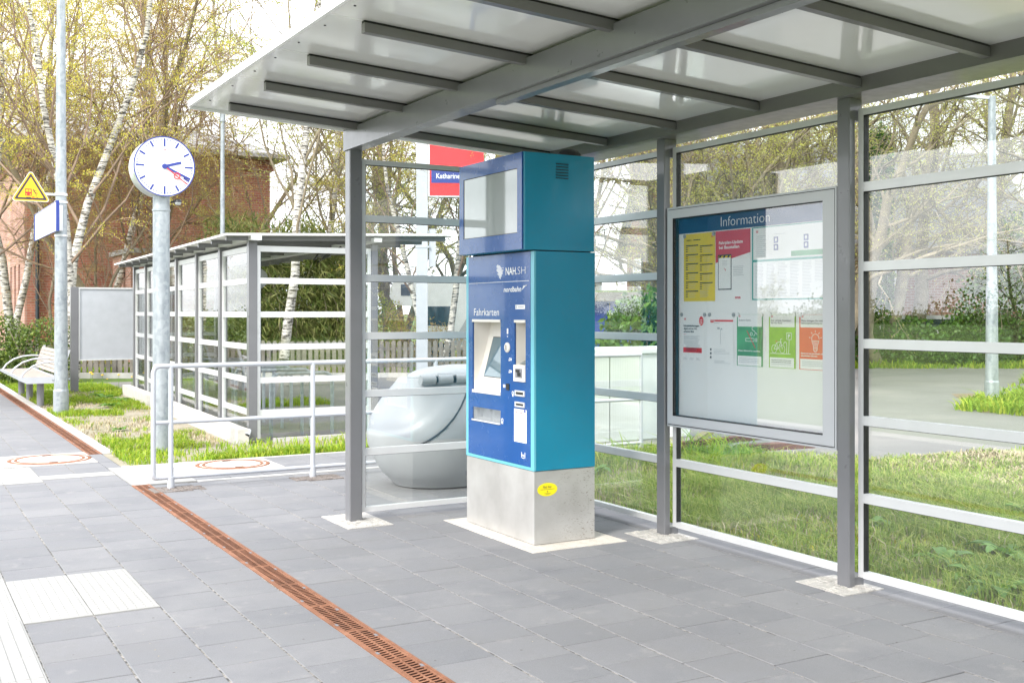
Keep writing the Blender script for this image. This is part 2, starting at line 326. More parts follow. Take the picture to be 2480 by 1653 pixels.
# ------------------------------------------------------------------ ground and paving
def sheet(name, pts, z, m, kind='structure'):
    b = MB(); b.add([(x, y, z) for x, y in pts], [tuple(range(len(pts)))]); return struct(b.build(name, m), kind)
sheet('ground', [(-1.7, -300), (600, -300), (600, 900), (-1.7, 900)], -.05, 'field_grass')
sheet('field', [(-900, -600), (-1.6, -600), (-1.6, 900), (-900, 900)], -.9, 'field_grass')
sheet('path', [(2.2, 21.95), (9.5, 21.95), (9.5, 24.6), (2.2, 25.2)], -.020, 'asphalt')
sheet('forecourt', [(4.1, 12.3), (5.95, 11.1), (7.3, 10.1), (7.6, 9.4), (8.2, 8.7), (8.9, 7.9), (11.4, 7.7), (40, -6), (60, 10), (40, 40), (26, 24), (20, 23.5), (10.2, 25.6), (8.2, 25.6), (8.2, 21.9), (4.3, 21.9), (4.1, 20)], -.024, 'asphalt')
sheet('verge_soil', [(4.68, -4), (30, -6), (11.5, 7.7), (8.9, 7.8), (8.2, 8.6), (7.5, 9.75), (7.2, 11.2), (4.68, 11.2)], -.022, 'soil')
sheet('strip_soil', [(2.02, 11.05), (7, 11.0), (7, 12.42), (4.1, 12.45), (4.1, 21.9), (2.2, 21.9), (2.02, 12.3)], -.018, 'gravel_soil')
sheet('paver_bed', [(-1.6, -3), (4.86, -3), (4.86, 9.85), (7.3, 9.9), (7, 11.05), (2.01, 11.05), (2.01, 40), (-1.6, 40)], -.009, 'joint_dark')
sheet('bike_park_floor', [(3.75, 12.45), (6.6, 12.45), (7.2, 21.9), (4.1, 21.9)], -.014, 'asphalt')
b = MB(); b.box(-1.6, -1.25, -8, 60, -.9, 0.002); struct(b.build('platform_edge', 'concrete_light'))
b = MB(); b.box(-5.2, -1.9, -60, 150, -.9, -.72); struct(b.build('track_bed', 'ballast'))
b = MB()
for x in (-2.75, -4.2): b.box(x, x+.07, -60, 150, -.71, -.56)
tag(b.build('railway_rail', 'rail_steel'), 'rusty pair of railway rails beside the platform edge', 'rail')
sheet('kerb', [(0, 0), (0, .001), (.001, 0)], -.5, 'kerb_stone')
bpy.data.objects.remove(bpy.data.objects['kerb'])
b = MB()
b.box(2.02, 2.14, 12.25, 40, -.1, .004, 0, .004); b.box(2.0, 7.2, 11.02, 11.09, -.1, .003); b.box(2.42, 7.2, 9.74, 9.82, -.1, .006)
b.box(3.95, 7.0, 12.42, 12.47, -.1, .03); b.box(-1.6, -1.25, 40, 41, -.1, .0)
struct(b.build('kerb', 'kerb_stone'))
rnd = random.Random(5)
EXC = [(.57, 1.22, 5.70, 6.66), (-.10, .58, -3, 40), (.58, 1.22, 10.41, 11.48), (1.22, 1.86, 10.54, 10.80), (.90, 1.86, 11.52, 12.42), (2.42, 3.38, 10.27, 11.02)]
pv = MB()
def col_fill(x0, x1, y0, y1, ph, pitch=.32, gap=.005):
    cuts = []
    for a in EXC:
        if x0 < a[1]-.05 and x1 > a[0]+.05: cuts.append((a[2], a[3]))
    k = math.floor((y0-ph)/pitch); y = ph+k*pitch
    while y < y1:
        segs = [(max(y, y0), min(y+pitch, y1))]
        for c in cuts:
            ns = []
            for a, b_ in segs:
                if c[0] >= b_ or c[1] <= a: ns.append((a, b_)); continue
                if c[0] > a: ns.append((a, c[0]))
                if c[1] < b_: ns.append((c[1], b_))
            segs = ns
        for a, b_ in segs:
            if b_-a < .03: continue
            z = rnd.uniform(-.0016, .0012); tl = rnd.uniform(-.001, .001); g = gap/2
            X0, X1, Y0, Y1 = x0+.0035, x1-.0035, a+g, b_-g; e = .003
            vs = [(X0, Y0, -.04), (X1, Y0, -.04), (X1, Y1, -.04), (X0, Y1, -.04), (X0, Y0, z-.003), (X1, Y0, z-.003+tl), (X1, Y1, z-.003+tl), (X0, Y1, z-.003),
                  (X0+e, Y0+e, z), (X1-e, Y0+e, z+tl), (X1-e, Y1-e, z+tl), (X0+e, Y1-e, z)]
            pv.add(vs, [(8, 9, 10, 11)]+[(i, (i+1) % 4, 4+(i+1) % 4, 4+i) for i in range(4)]+[(4+i, 4+(i+1) % 4, 8+(i+1) % 4, 8+i) for i in range(4)])
        y += pitch
phs = {0: 5.345, 1: 5.134, 2: 5.256, 3: 5.068}
for k in range(-6, 4):
    x0 = .58+.32*k; col_fill(max(x0, -1.25), x0+.32, -1, 34, phs.get(k, 5.0+.11*((k*7) % 5)))
for k in range(9):
    x0 = 2.0+.32*k; x1 = x0+.32
    col_fill(x0, x1, -1, 9.74, 5.764+(.2 if k % 2 else 0)-.094*k/5)
col_fill(1.86, 2.0, 11.03, 12.2, 9.9)
for k in range(16):
    x0 = 2.42+.32*k; col_fill(x0, x0+.32, 9.82, 11.02, 9.9+(.16 if k % 2 else 0))
struct(pv.build('pavement', 'paver'))
b = MB()
for k in range(-5, 4): b.box((.58+.32*k)-.0042, (.58+.32*k)+.0042, -1, 34, -.008, -.0028)
for k in range(1, 9): b.box((2.0+.32*k)-.0042, (2.0+.32*k)+.0042, -1, 9.74, -.008, -.0028)
b.box(1.846, 1.8535, -1, 9.82, -.008, -.001); struct(b.build('joint_sand', 'sand_joint'))
# tactile paving: rib strip and studded plates
def studs(b, x0, x1, y0, y1, nx, ny):
    for i in range(nx):
        for j in range(ny):
            cx = x0+(i+.5)*(x1-x0)/nx; cy = y0+(j+.5)*(y1-y0)/ny; r = .011
            vs = [(cx+r*math.cos(a*math.pi/3), cy+r*math.sin(a*math.pi/3), .004) for a in range(6)]+[(cx+r*.6*math.cos(a*math.pi/3), cy+r*.6*math.sin(a*math.pi/3), .0075) for a in range(6)]
            b.add(vs, [(6, 7, 8, 9, 10, 11)]+[(a, (a+1) % 6, 6+(a+1) % 6, 6+a) for a in range(6)])
b = MB()
def plate(x0, x1, y0, y1, kind):
    b.box(x0+.002, x1-.002, y0+.002, y1-.002, -.04, .004, 0, .003)
    if kind == 's': studs(b, x0+.01, x1-.01, y0+.01, y1-.01, int((x1-x0)/.04), int((y1-y0)/.04))
    if kind == 'r':
        n = 6
        for i in range(n):
            cx = x0+(i+.5)*(x1-x0)/n; b.box(cx-.014, cx+.014, y0+.004, y1-.004, .004, .0085, 0, .002)
for x0 in (.58, .90): plate(x0, x0+.32, 5.71, 6.65, 's')
y = -1.9
while y < 12:
    for x0 in (-.06, .26): plate(x0, x0+.32, y, y+.32, 's' if 5.6 < y < 6.6 or 10.3 < y < 11.4 else 'r')
    y += .32
for x0 in (.58, .90): plate(x0, x0+.32, 10.42, 11.47, 's')
plate(1.222, 1.855, 10.55, 10.79, 'p'); 
for i in range(2):
    for j in range(4): plate(1.863+.278*i, 1.863+.278*(i+1), 9.823+.30*j, 9.823+.30*(j+1), 'p')
struct(b.build('tactile_paving', 'tactile_white'))
# pads
b = MB()
b.box(3.50, 4.22, 5.80, 7.05, -.03, .0045); struct(b.build('mortar_pad', 'pale_mortar'))
b = MB()
for x0, x1, y0, y1 in ((2.78, 3.12, 7.08, 7.62), (4.40, 4.70, 4.10, 4.46), (4.36, 4.68, 5.62, 6.02), (.905, 1.855, 11.525, 12.415), (2.424, 3.376, 10.275, 11.015)): b.box(x0, x1, y0, y1, -.03, .005)
for k in range(150):
    x0, x1, y0, y1 = rnd.choice(((2.78, 3.12, 7.08, 7.62), (4.40, 4.70, 4.10, 4.46), (4.36, 4.68, 5.62, 6.02))); s = .022
    x = rnd.uniform(x0+s, x1-s); y = rnd.uniform(y0+s, y1-s); b.box(x-s*rnd.uniform(.5, 1), x+s*rnd.uniform(.5, 1), y-s, y+s, 0, .007+rnd.uniform(0, .004), 0, .003)
struct(b.build('granite_setts', 'cobble'))
b = MB()
for cx in (2.14, 3.38, 4.62):
    for i in range(8):
        for j in range(5):
            if rnd.random() < .9: b.box(cx-.2+i*.055, cx-.2+i*.055+.047, 9.3+j*.055, 9.3+j*.055+.047, -.02, .005+rnd.uniform(0, .006), 0, .004)
struct(b.build('small_setts', 'ballast'))
# drain channels
def drain(y0, y1, lab, coarse):
    t = thing('drainage_channel', lab, 'drain', (1.93, y0, 0), 0)
    b = MB(); b.box(1.862, 1.998, y0, y1, -.06, -.035, 0); b.build('channel_bed', 'rust_shade', t)
    b = MB(); b.box(1.855, 1.868, y0, y1, -.04, .004); b.box(1.990, 2.003, y0, y1, -.04, .004); b.build('channel_edge', 'rust', t)
    def grate():
        b = MB(); x0, x1 = 1.870, 1.988; L = .5; zt = .0025; zb = -.022
        b.box(x0, x0+.012, y0+.002, y0+L-.002, zb, zt); b.box(x1-.012, x1, y0+.002, y0+L-.002, zb, zt)
        ls = L/17
        for row in range(2):
            a = x0+.012+row*.047; c = a+.047
            for i in range(17):
                yy = y0+.002+i*ls+(0 if row == 0 else ls*.5); w = ls*.42
                if yy+w+.006 > y0+L: continue
                b.add([(a, yy, zt), (c, yy+.009, zt), (c, yy+.009+w, zt), (a, yy+w, zt)], [(0, 1, 2, 3)], 0)
                b.add([(a, yy, zt), (c, yy+.009, zt), (c, yy+.009+w, zt), (a, yy+w, zt), (a, yy, zb), (c, yy+.009, zb), (c, yy+.009+w, zb), (a, yy+w, zb)],
                      [(0, 4, 5, 1), (2, 6, 7, 3), (0, 3, 7, 4), (1, 5, 6, 2)], 2)
            b.box(c-.006, c+.006, y0+.002, y0+L-.002, zb, zt-.001) if row == 0 else None
        b.box(x0, x1, y0+.002, y0+.012, zb, zt-.0015); b.box(x0, x1, y0+L-.012, y0+L-.002, zb, zt-.0015)
        for xx, yy in ((x0+.002, .1), (x1-.014, .36)): b.box(xx, xx+.012, y0+yy, y0+yy+.03, -.01, .0045, 1)
        return b.build('grate', ['rust', 'slate_grey', 'rust_shade'], t)
    g = grate(); n = int((y1-y0)/.5)
    for k in range(1, n):
        c = g.copy(); COL.objects.link(c); c.parent = t; c.location = (0, .5*k, 0)
drain(1.32, 9.82, 'rusty slotted drain channel cutting across the paving in the foreground', 0)
drain(12.2, 24.2, 'rusty drain channel running along the kerb towards the distant bench', 1)
def manhole(cx, cy, r, lab):
    t = thing('manhole_cover', lab, 'manhole cover', (cx, cy, 0), 0, 'round manhole covers in the paving')
    b = MB(); b.lathe([(r-.002, -.02), (r, .006), (r-.035, .010), (r-.04, .007)], (cx, cy, 0), 48); b.lathe([(r-.06, .006), (r-.065, .011), (r-.09, .011), (r-.095, .006)], (cx, cy, 0), 48)
    b.build('iron_ring', 'rust', t)
    b = MB(); n = 48; vs = [(cx+(r-.02)*math.cos(2*math.pi*k/n), cy+(r-.02)*math.sin(2*math.pi*k/n), .0065) for k in range(n)]; b.add(vs, [tuple(range(n))])
    b.build('concrete_infill', 'cover_top', t)
    for s in (-1, 1): b = MB(); b.box(cx-.04, cx+.04, cy+s*(r-.12)-.02, cy+s*(r-.12)+.02, .007, .012); b.build('lifting_slot', 'rust_shade', t)
manhole(1.46, 11.97, .40, 'round rust-rimmed manhole cover at the left end of the near paving, before the drain')
manhole(2.98, 10.68, .36, 'round rust-rimmed manhole cover behind the handrail')

# ------------------------------------------------------------------ platform shelter
sh = thing('platform_shelter', 'grey steel platform shelter with glazed walls and sloping white canopy', 'shelter', (2.93, 7.36, 0))
Y1 = -2.3
def zs(x): return 2.905-.057*(x-1.8)
def post(x0, x1, y0, y1, zt, foot=0):
    b = MB(); e = .006
    prof = [(x0+e, y0), (x1-e, y0), (x1, y0+e), (x1, y1-e), (x1-e, y1), (x0+e, y1), (x0, y1-e), (x0, y0+e)]
    n = 8; b.add([(x, y, 0.0) for x, y in prof]+[(x, y, zt) for x, y in prof], [(i, (i+1) % n, n+(i+1) % n, n+i) for i in range(n)]+[tuple(range(n, 2*n))])
    if foot: b.box(x1+.001, x1+.075, y0+.012, y1-.012, 0, .052)
    if foot: b.box(x1+.001, x1+.06, y0+.012, y1-.012, 2.55, 2.668)
    return b.build('post', 'grey_paint', sh)
for y in (7.32, .9): post(2.885, 2.982, y, y+.095, 2.667)
for y in (7.32, 5.812, 4.198, 2.60, 1.0, -.6, -2.2): post(4.540, 4.590, y, y+.09, 2.668, 1)
b = MB(); b.box(2.875, 2.985, Y1, 7.425, 2.668, 2.818, 0); b.box(2.870, 2.875, Y1, 7.42, 2.668, 2.682); b.build('front_beam', 'grey_paint', sh)
b = MB(); b.box(4.48, 4.77, Y1, 7.42, 2.670, 2.706); b.box(4.48, 4.50, Y1, 7.42, 2.706, 2.76); b.box(4.75, 4.77, Y1, 7.42, 2.706, 2.75); b.build('gutter_beam', 'dark_grey_paint', sh)
ribs = [7.18-.776*k for k in range(13)]
for i, y in enumerate(ribs):
    b = MB(); x0, x1 = 1.98, 4.475; w = .021
    for (za, zb, mi, ww) in ((-.058, -.012, 0, w), (-.012, -.001, 1, w*.8)):
        b.add([(x0, y-ww, zs(x0)+za), (x0, y+ww, zs(x0)+za), (x0, y+ww, zs(x0)+zb), (x0, y-ww, zs(x0)+zb), (x1, y-ww, zs(x1)+za), (x1, y+ww, zs(x1)+za), (x1, y+ww, zs(x1)+zb), (x1, y-ww, zs(x1)+zb)],
              [(0, 1, 2, 3), (4, 7, 6, 5), (0, 4, 5, 1), (1, 5, 6, 2), (2, 6, 7, 3), (3, 7, 4, 0)], mi)
    b.build('rafter', ['dark_grey_paint', 'gasket'], sh)
    ya = (7.48 if i == 0 else y+.776/2*0+.0); 
    y_hi = 7.48 if i == 0 else ribs[i]-.003 if i else 7.48
    y_lo = ribs[i+1]+.003 if i+1 < len(ribs) else Y1
    if i == 0: y_hi = 7.48
    if y_hi-y_lo > .05:
        b = MB(); x0, x1 = 1.80, 4.74; th = .022
        b.add([(x0, y_lo, zs(x0)), (x1, y_lo, zs(x1)), (x1, y_hi, zs(x1)), (x0, y_hi, zs(x0)), (x0, y_lo, zs(x0)+th), (x1, y_lo, zs(x1)+th), (x1, y_hi, zs(x1)+th), (x0, y_hi, zs(x0)+th)],
              [(0, 3, 2, 1), (4, 5, 6, 7), (0, 1, 5, 4), (1, 2, 6, 5), (2, 3, 7, 6), (3, 0, 4, 7)])
        for k in range(2):
            yy = y_lo+(y_hi-y_lo)*(k+.5)/2; b.lathe([(0, -.004), (.006, -.003), (.007, .001)], (1.86, yy, zs(1.86)), 8, 1)
        b.build('roof_panel', ['white_panel', 'ink_dark'], sh)
b = MB(); b.obox((1.79, (7.48+Y1)/2, 2.917), (1, 0, -.057), Y, Z, .009, (7.49-Y1)/2, .022); b.obox((3.27, 7.49, zs(3.27)+.006), (1, 0, -.057), Y, Z, 1.48, .009, .026); b.build('roof_edge_trim', 'white_edge', sh)
b = MB(); b.box(2.90, 2.96, 1.0, 5.2, 2.640, 2.667); b.build('cable_duct', 'grey_paint', sh)
ZR = [.075, .492, .914, 1.332, 1.752, 2.184, 2.592]   # rail centres
def wall_panel(kind, a0, a1, plane, case=None):
    """glazed frame between a0..a1 on plane X=plane ('x') or Y=plane ('y')"""
    f = MB(); g = MB(); t = .022; zr = ZR
    def bx(m, u0, u1, z0, z1, d, mi=0):
        if kind == 'x': m.box(plane-d, plane+d, u0, u1, z0, z1, mi)
        else: m.box(u0, u1, plane-d, plane+d, z0, z1, mi)
    sw = .034
    bx(f, a0, a0+sw, .06, 2.612, t); bx(f, a1-sw, a1, .06, 2.612, t)
    for k, z in enumerate(zr):
        h = .018 if k in (0, 6) else .0255
        bx(f, a0+sw, a1-sw, z-h, z+h, t-.0015)
        if k in (0, 6): continue
    for k in range(6):
        lo = zr[k]+(.018 if k == 0 else .0255); hi = zr[k+1]-(.018 if k == 5 else .0255)
        if case and lo > .6 and hi < 2.2: continue
        if case and lo < .6 and hi > .6: pass
        bx(g, a0+sw+.004, a1-sw-.004, lo+.001, hi-.001, .004)
        for u in (a0+sw, a1-sw-.004): bx(f, u, u+.004, lo, hi, t-.004, 1)
        bx(f, a0+sw+.004, a1-sw-.004, hi-.003, hi, t-.006, 1)
    fr = f.build('wall_frame', ['aluminium', 'gasket'], sh)
    if case:
        g2 = MB(); g2.v = g.v[16:]; g2.f = [tuple(i-16 for i in q) for q in g.f[12:]]; g2.m = g.m[12:]; g2.sm = g.sm[12:]; g2.build('glass_pane', 'glass', fr)
        g.v = g.v[:16]; g.f = g.f[:12]; g.m = g.m[:12]; g.sm = g.sm[:12]
    g.build('glass_pane', 'glass', fr)
bays = [(5.905, 7.318), (4.292, 5.808), (2.694, 4.194), (1.094, 2.596), (-.506, .996), (-2.106, -.604)]
for i, (a0, a1) in enumerate(bays): wall_panel('x', a0, a1, 4.628, case=(i == 1))
wall_panel('y', 2.984, 4.538, 7.372)

# ------------------------------------------------------------------ notice case and posters
nb = thing('notice_case', 'glazed aluminium information case hung between two shelter posts', 'notice board', (4.58, 5.04, .74))
b = MB(); y0, y1, z0, z1 = 4.298, 5.795, .742, 2.200; w = .072
b.box(4.550, 4.604, y0, y1, z0, z0+w); b.box(4.550, 4.604, y0, y1, z1-w, z1); b.box(4.550, 4.604, y0, y0+w+.03, z0+w, z1-w); b.box(4.550, 4.604, y1-w*.75, y1, z0+w, z1-w)
b.build('case_frame', 'alu_frame', nb)
b = MB(); b.box(4.544, 4.5497, y0+.012, y1-.012, z0+.012, z0+.016); b.box(4.5490, 4.5499, y0+.012, y0+.015, z0+.012, z1-.012); b.box(4.5490, 4.5499, y0+.012, y1-.012, z1-.016, z1-.012)
b.box(4.553, 4.60, y1-w*.75-.005, y1-w*.75, z0+w, z1-w); b.box(4.556, 4.60, y0+w+.03, y1-w*.75, z1-w-.006, z1-w); b.box(4.556, 4.60, y0+w+.03, y1-w*.75, z0+w, z0+w+.005); b.build('case_gasket', 'gasket', nb)
b = MB(); b.box(4.605, 4.622, y0+.01, y1-.01, z0+.01, z1-.01); b.build('back_panel', 'paper', nb)
b = MB(); b.box(4.600, 4.6045, y0+w+.03, y1-.06, 2.024, 2.128); hd = b.build('header_strip', 'header_blue', nb)
O = Vector((4.5998, 0, 0)); r_, u_ = Vector((0, -1, 0)), Z
b = MB(); b.text('Information', -5.312, 2.046, .063, O, r_, u_, w=.44, bold=-.014); b.build('lettering', 'white_ink', hd)
b = MB(); b.box(4.5625, 4.5655, y0+w+.03, y1-w*.75-.006, z0+w+.006, z1-w-.007); b.build('case_glass', 'case_glass', nb)
G = 'paper notices in the information case'
PX = 4.6030
def pframe(): return Vector((PX, 0, 0)), Vector((0, -1, 0)), Z
def lines(b, x0, x1, ytop, n, dy, o, r, u, mi, h=.0022, rag=.3, rs=1):
    q = random.Random(rs)
    for k in range(n): b.rect(x0, x1-(x1-x0)*q.uniform(0, rag), ytop-k*dy-h, ytop-k*dy, o, r, u, .0016, mi)
def dblogo(b, x, y, s, o, r, u, mi):
    for (a, c, d, e) in ((0, s*1.3, 0, s*.12), (0, s*1.3, s*.88, s), (0, s*.12, .0, s), (s*1.18, s*1.3, 0, s)): b.rect(x+a, x+c, y+d, y+e, o, r, u, .0018, mi)
    b.text('DB', x+s*.2, y+s*.2, s*.58, o, r, u, w=s*.9, mi=mi, th=.0022, bold=.02)
def magnet(b, x, y, o, r, u, mi): b.disc(x, y, .013, o, r, u, .006, mi, 16)
def poster(name, label, fn, mats):
    b = MB(); o, r, u = pframe(); fn(b, o, r, u); ob = b.build(name, mats, org=(PX, 5, 1.4)); tag(ob, label, 'poster', G); return ob
def curl(b, x0, x1, y0, y1, o, r, u, mi=0, amp=.012):   # sheet of paper, its lower end lifting off the panel
    nn = r.cross(u); n = 10; vs = []
    for k in range(n+1):
        t = k/n; yy = y1+(y0-y1)*t
        for xx in (x0, x1): vs.append(o+r*xx+u*yy+nn*(.0004))
    b.add(vs, [(2*k, 2*k+2, 2*k+3, 2*k+1) for k in range(n)], mi)
def f_yellow(b, o, r, u):
    x0, x1, y0, y1 = -5.686, -5.372, 1.575, 2.018
    curl(b, x0, x1, y0, y1, o, r, u, 0)
    b.text('Abfahrt', x0+.03, 1.972, .011, o, r, u, mi=1, th=.0018, bold=.01); b.rect(x0+.10, x0+.17, 1.974, 1.979, o, r, u, .0015, 1)
    dblogo(b, x1-.035, 1.985, .012, o, r, u, 3)
    for c, xa in ((0, x0+.022), (1, x0+.165)):
        for k in range(5 if c else 6):
            yy = 1.945-.060*k-(.008 if c else 0); b.rect(xa, xa+.125, yy-.007, yy, o, r, u, .0016, 1)
            lines(b, xa, xa+.022, yy-.014, 3, .0125, o, r, u, 1, .005, .1, k); lines(b, xa+.035, xa+.11, yy-.016, 3, .0125, o, r, u, 2, .0022, .3, k+9)
    lines(b, x0+.165, x1-.06, 1.645, 6, .008, o, r, u, 2, .002, .5, 4)
    magnet(b, x0+.012, 2.006, o, r, u, 4); magnet(b, x1-.012, 2.006, o, r, u, 4)
poster('poster', 'yellow departure timetable with black bars at upper left of the information case', f_yellow, ['yellow_paper', 'ink_dark', 'ink_grey', 'db_red', 'bin_lid'])
def f_red(b, o, r, u):
    x0, x1, y0, y1 = -5.366, -5.045, 1.575, 2.018
    b.rect(x0, x1, y0, y1, o, r, u, .0008, 0)
    b.plane_poly([(x0, 1.817), (-5.208, 1.842), (x1, 1.872), (x1, y1), (x0, y1)], o, r, u, .0014, 1)
    b.text('Fahrplan-Update', -5.333, 1.934, .019, o, r, u, w=.222, mi=0, th=.002, bold=.025); b.text('bei Baustellen', -5.333, 1.904, .019, o, r, u, w=.19, mi=0, th=.002, bold=.025)
    b.rect(-5.342, -5.216, 1.645, 1.868, o, r, u, .0018, 3); b.rect(-5.336, -5.222, 1.652, 1.847, o, r, u, .0024, 0)
    b.rect(-5.336, -5.222, 1.847, 1.860, o, r, u, .0024, 4)
    for k in range(3): b.plane_poly([(-5.336+.04*k, 1.847), (-5.318+.04*k, 1.847), (-5.308+.04*k, 1.86), (-5.326+.04*k, 1.86)], o, r, u, .003, 3)
    for k in range(4): b.rect(-5.305+.004*(k % 2), -5.253-.004*(k % 2), 1.826-.009*k, 1.828-.009*k, o, r, u, .003, 2)
    b.line(-5.285, 1.783, -5.270, 1.765, .003, o, r, u, .003, 1); b.line(-5.27, 1.778, -5.27, 1.764, .003, o, r, u, .003, 1)
    lines(b, -5.198, -5.10, 1.79, 6, .011, o, r, u, 2, .003, .2, 3); b.rect(-5.182, -5.133, 1.588, 1.600, o, r, u, .0016, 1)
    b.text('nordbahn', -5.179, 1.591, .005, o, r, u, w=.042, mi=0, th=.0026)
poster('poster', 'red and grey Fahrplan-Update poster showing a drawn phone, right of the yellow timetable', f_red, ['paper', 'poster_red', 'ink_grey', 'ink_dark', 'yellow_paper'])
def f_big(b, o, r, u):
    b.rect(-5.030, -4.405, 1.577, 2.020, o, r, u, .0008, 0); b.rect(-5.018, -4.412, 1.822, 2.014, o, r, u, .0014, 1); b.rect(-5.018, -4.412, 1.585, 1.808, o, r, u, .0014, 1)
    dblogo(b, -4.993, 1.985, .014, o, r, u, 3); lines(b, -4.993, -4.90, 1.965, 11, .012, o, r, u, 2, .002, .4, 8)
    for x, ya in ((-4.841, 1.953), (-4.841, 1.909), (-4.596, 1.954), (-4.596, 1.911)):
        b.rect(x, x+.037, ya-.037, ya, o, r, u, .002, 4); b.rect(x+.010, x+.026, ya-.028, ya-.008, o, r, u, .0026, 1)
    b.rect(-4.697, -4.435, 1.831, 1.862, o, r, u, .002, 5); lines(b, -4.685, -4.55, 1.856, 3, .009, o, r, u, 1, .003, .3, 8)
    for k in range(6): lines(b, -5.0+.098*k, -4.925+.098*k, 1.797, 24 if k < 5 else 14, .0085, o, r, u, 2, .0024, .25, k)
    lines(b, -4.84, -4.74, 1.97, 1, .01, o, r, u, 2); 
poster('poster', 'wide white double notice of small print at upper right of the information case', f_big, ['poster_teal', 'paper', 'ink_grey', 'db_red', 'sign_blue', 'poster_green'])
def f_p1(b, o, r, u):
    x0, x1, y0, y1 = -5.706, -5.478, 1.170, 1.490
    b.rect(x0, x1, y0, y1, o, r, u, .0008, 0); dblogo(b, -5.682, 1.452, .014, o, r, u, 3)
    b.disc(-5.507, 1.447, .030, o, r, u, .0016, 3, 24, .72)
    for k in range(3): b.line(-5.52, 1.452-.012*k, -5.495, 1.456-.012*k, .004, o, r, u, .0024, 0)
    for k, s in enumerate(('Fahrplanänderungen', 'digital und vor Ort', 'auf einen Blick')): b.text(s, -5.686, 1.409-.019*k, .012, o, r, u, w=(.158, .137, .108)[k], mi=1, th=.0018, bold=.03)
    b.rect(-5.686, -5.664, 1.357, 1.359, o, r, u, .0016, 3)
    lines(b, -5.686, -5.515, 1.347, 4, .007, o, r, u, 2, .0025, .2, 1); lines(b, -5.686, -5.51, 1.317, 4, .007, o, r, u, 2, .0025, .2, 5); lines(b, -5.66, -5.51, 1.289, 4, .007, o, r, u, 2, .0025, .2, 7)
    b.rect(-5.691, -5.502, 1.238, 1.271, o, r, u, .0016, 3); lines(b, -5.66, -5.51, 1.266, 3, .009, o, r, u, 0, .003, .3, 2)
    for k in range(3): lines(b, -5.69+.065*k, -5.645+.065*k, 1.205, 3, .006, o, r, u, 2, .002, .3, k)
    magnet(b, x0, 1.487, o, r, u, 4); magnet(b, x1+.005, 1.487, o, r, u, 4)
poster('poster', 'white Fahrplanänderungen notice with red oval badge and red box, leftmost in the lower row', f_p1, ['paper', 'ink_dark', 'ink_grey', 'db_red', 'bin_lid'])
def f_p2(b, o, r, u):
    x0, x1, y0, y1 = -5.424, -5.195, 1.173, 1.490
    b.rect(x0, x1, y0, y1, o, r, u, .0008, 0); b.rect(-5.416, -5.20, 1.444, 1.455, o, r, u, .0016, 3); b.rect(-5.416, -5.385, 1.438, 1.444, o, r, u, .0016, 3)
    b.rect(-5.41, -5.37, 1.448, 1.451, o, r, u, .0022, 0); b.rect(-5.38, -5.33, 1.433, 1.436, o, r, u, .0016, 2)
    b.rect(-5.35, -5.325, 1.395, 1.408, o, r, u, .0016, 2); b.rect(-5.316, -5.302, 1.392, 1.402, o, r, u, .0016, 2); b.rect(-5.320, -5.317, 1.30, 1.397, o, r, u, .0016, 2)
    for k in range(3): b.rect(-5.424+.004, -5.406, 1.258-.025*k, 1.272-.025*k, o, r, u, .0016, 1)
    lines(b, -5.385, -5.23, 1.268, 4, .009, o, r, u, 2, .002, .3, 2); lines(b, -5.38, -5.22, 1.196, 3, .007, o, r, u, 2, .002, .4, 2)
    magnet(b, x0, 1.487, o, r, u, 4); magnet(b, x1, 1.487, o, r, u, 4)
poster('poster', 'pale map notice with a thin red bar along its top, second in the lower row', f_p2, ['paper', 'ink_dark', 'ink_grey', 'db_red', 'bin_lid'])
def f_pic(x0, x1, bgm, icon, t1, t2, foot, shade=None):
    def f(b, o, r, u):
        y0, y1 = 1.172, 1.490
        b.rect(x0, x1, y0, y1, o, r, u, .0008, 1); b.rect(x0+.010, x1-.008, 1.415, y1-.001, o, r, u, .0014, 0); b.rect(x0+.008, x1-.012, y0+.003, 1.234, o, r, u, .0014, 0)
        dblogo(b, x0+.02, 1.473, .010, o, r, u, 3)
        for k, s in enumerate(t1): b.text(s, x0+.018, 1.450-.015*k, .0095, o, r, u, w=min(.0078*len(s), x1-x0-.03), mi=2, th=.002, bold=.01)
        for k, s in enumerate(t2): b.text(s, x0+.014, 1.262-.014*k, .009, o, r, u, w=min(.0068*len(s), x1-x0-.03), mi=0, th=.002, bold=.03)
        for k, s in enumerate(foot): b.rect(x0+.02, x1-.035, 1.217-.011*k, 1.220-.011*k, o, r, u, .002, 4 if not s else 2)
        icon(b, o, r, u); magnet(b, x0+.01, 1.488, o, r, u, 0); magnet(b, x1-.01, 1.488, o, r, u, 0)
    return f
def ic_smoke(b, o, r, u):
    q = (o, r, u, .002, 0); x, y = -5.085, 1.325
    for a in ((0, 0, .075, 0), (0, .018, .075, .018), (0, 0, 0, .018), (.075, 0, .075, .018), (.088, 0, .088, .018), (.098, 0, .098, .018), (.088, 0, .098, 0), (.088, .018, .098, .018)): b.line(x+a[0], y+a[1], x+a[2], y+a[3], .003, *q)
    b.ring(x+.068, y+.05, .014, .017, *q, n=14, a0=-90, a1=90); b.ring(x+.068, y+.078, .010, .013, *q, n=14, a0=90, a1=270); b.ring(x+.085, y+.04, .012, .015, *q, n=14, a0=0, a1=100); b.ring(x+.05, y+.045, .008, .011, *q, n=14)
    b.line(x+.01, y+.065, x+.085, y-.04, .004, o, r, u, .0026, 3)
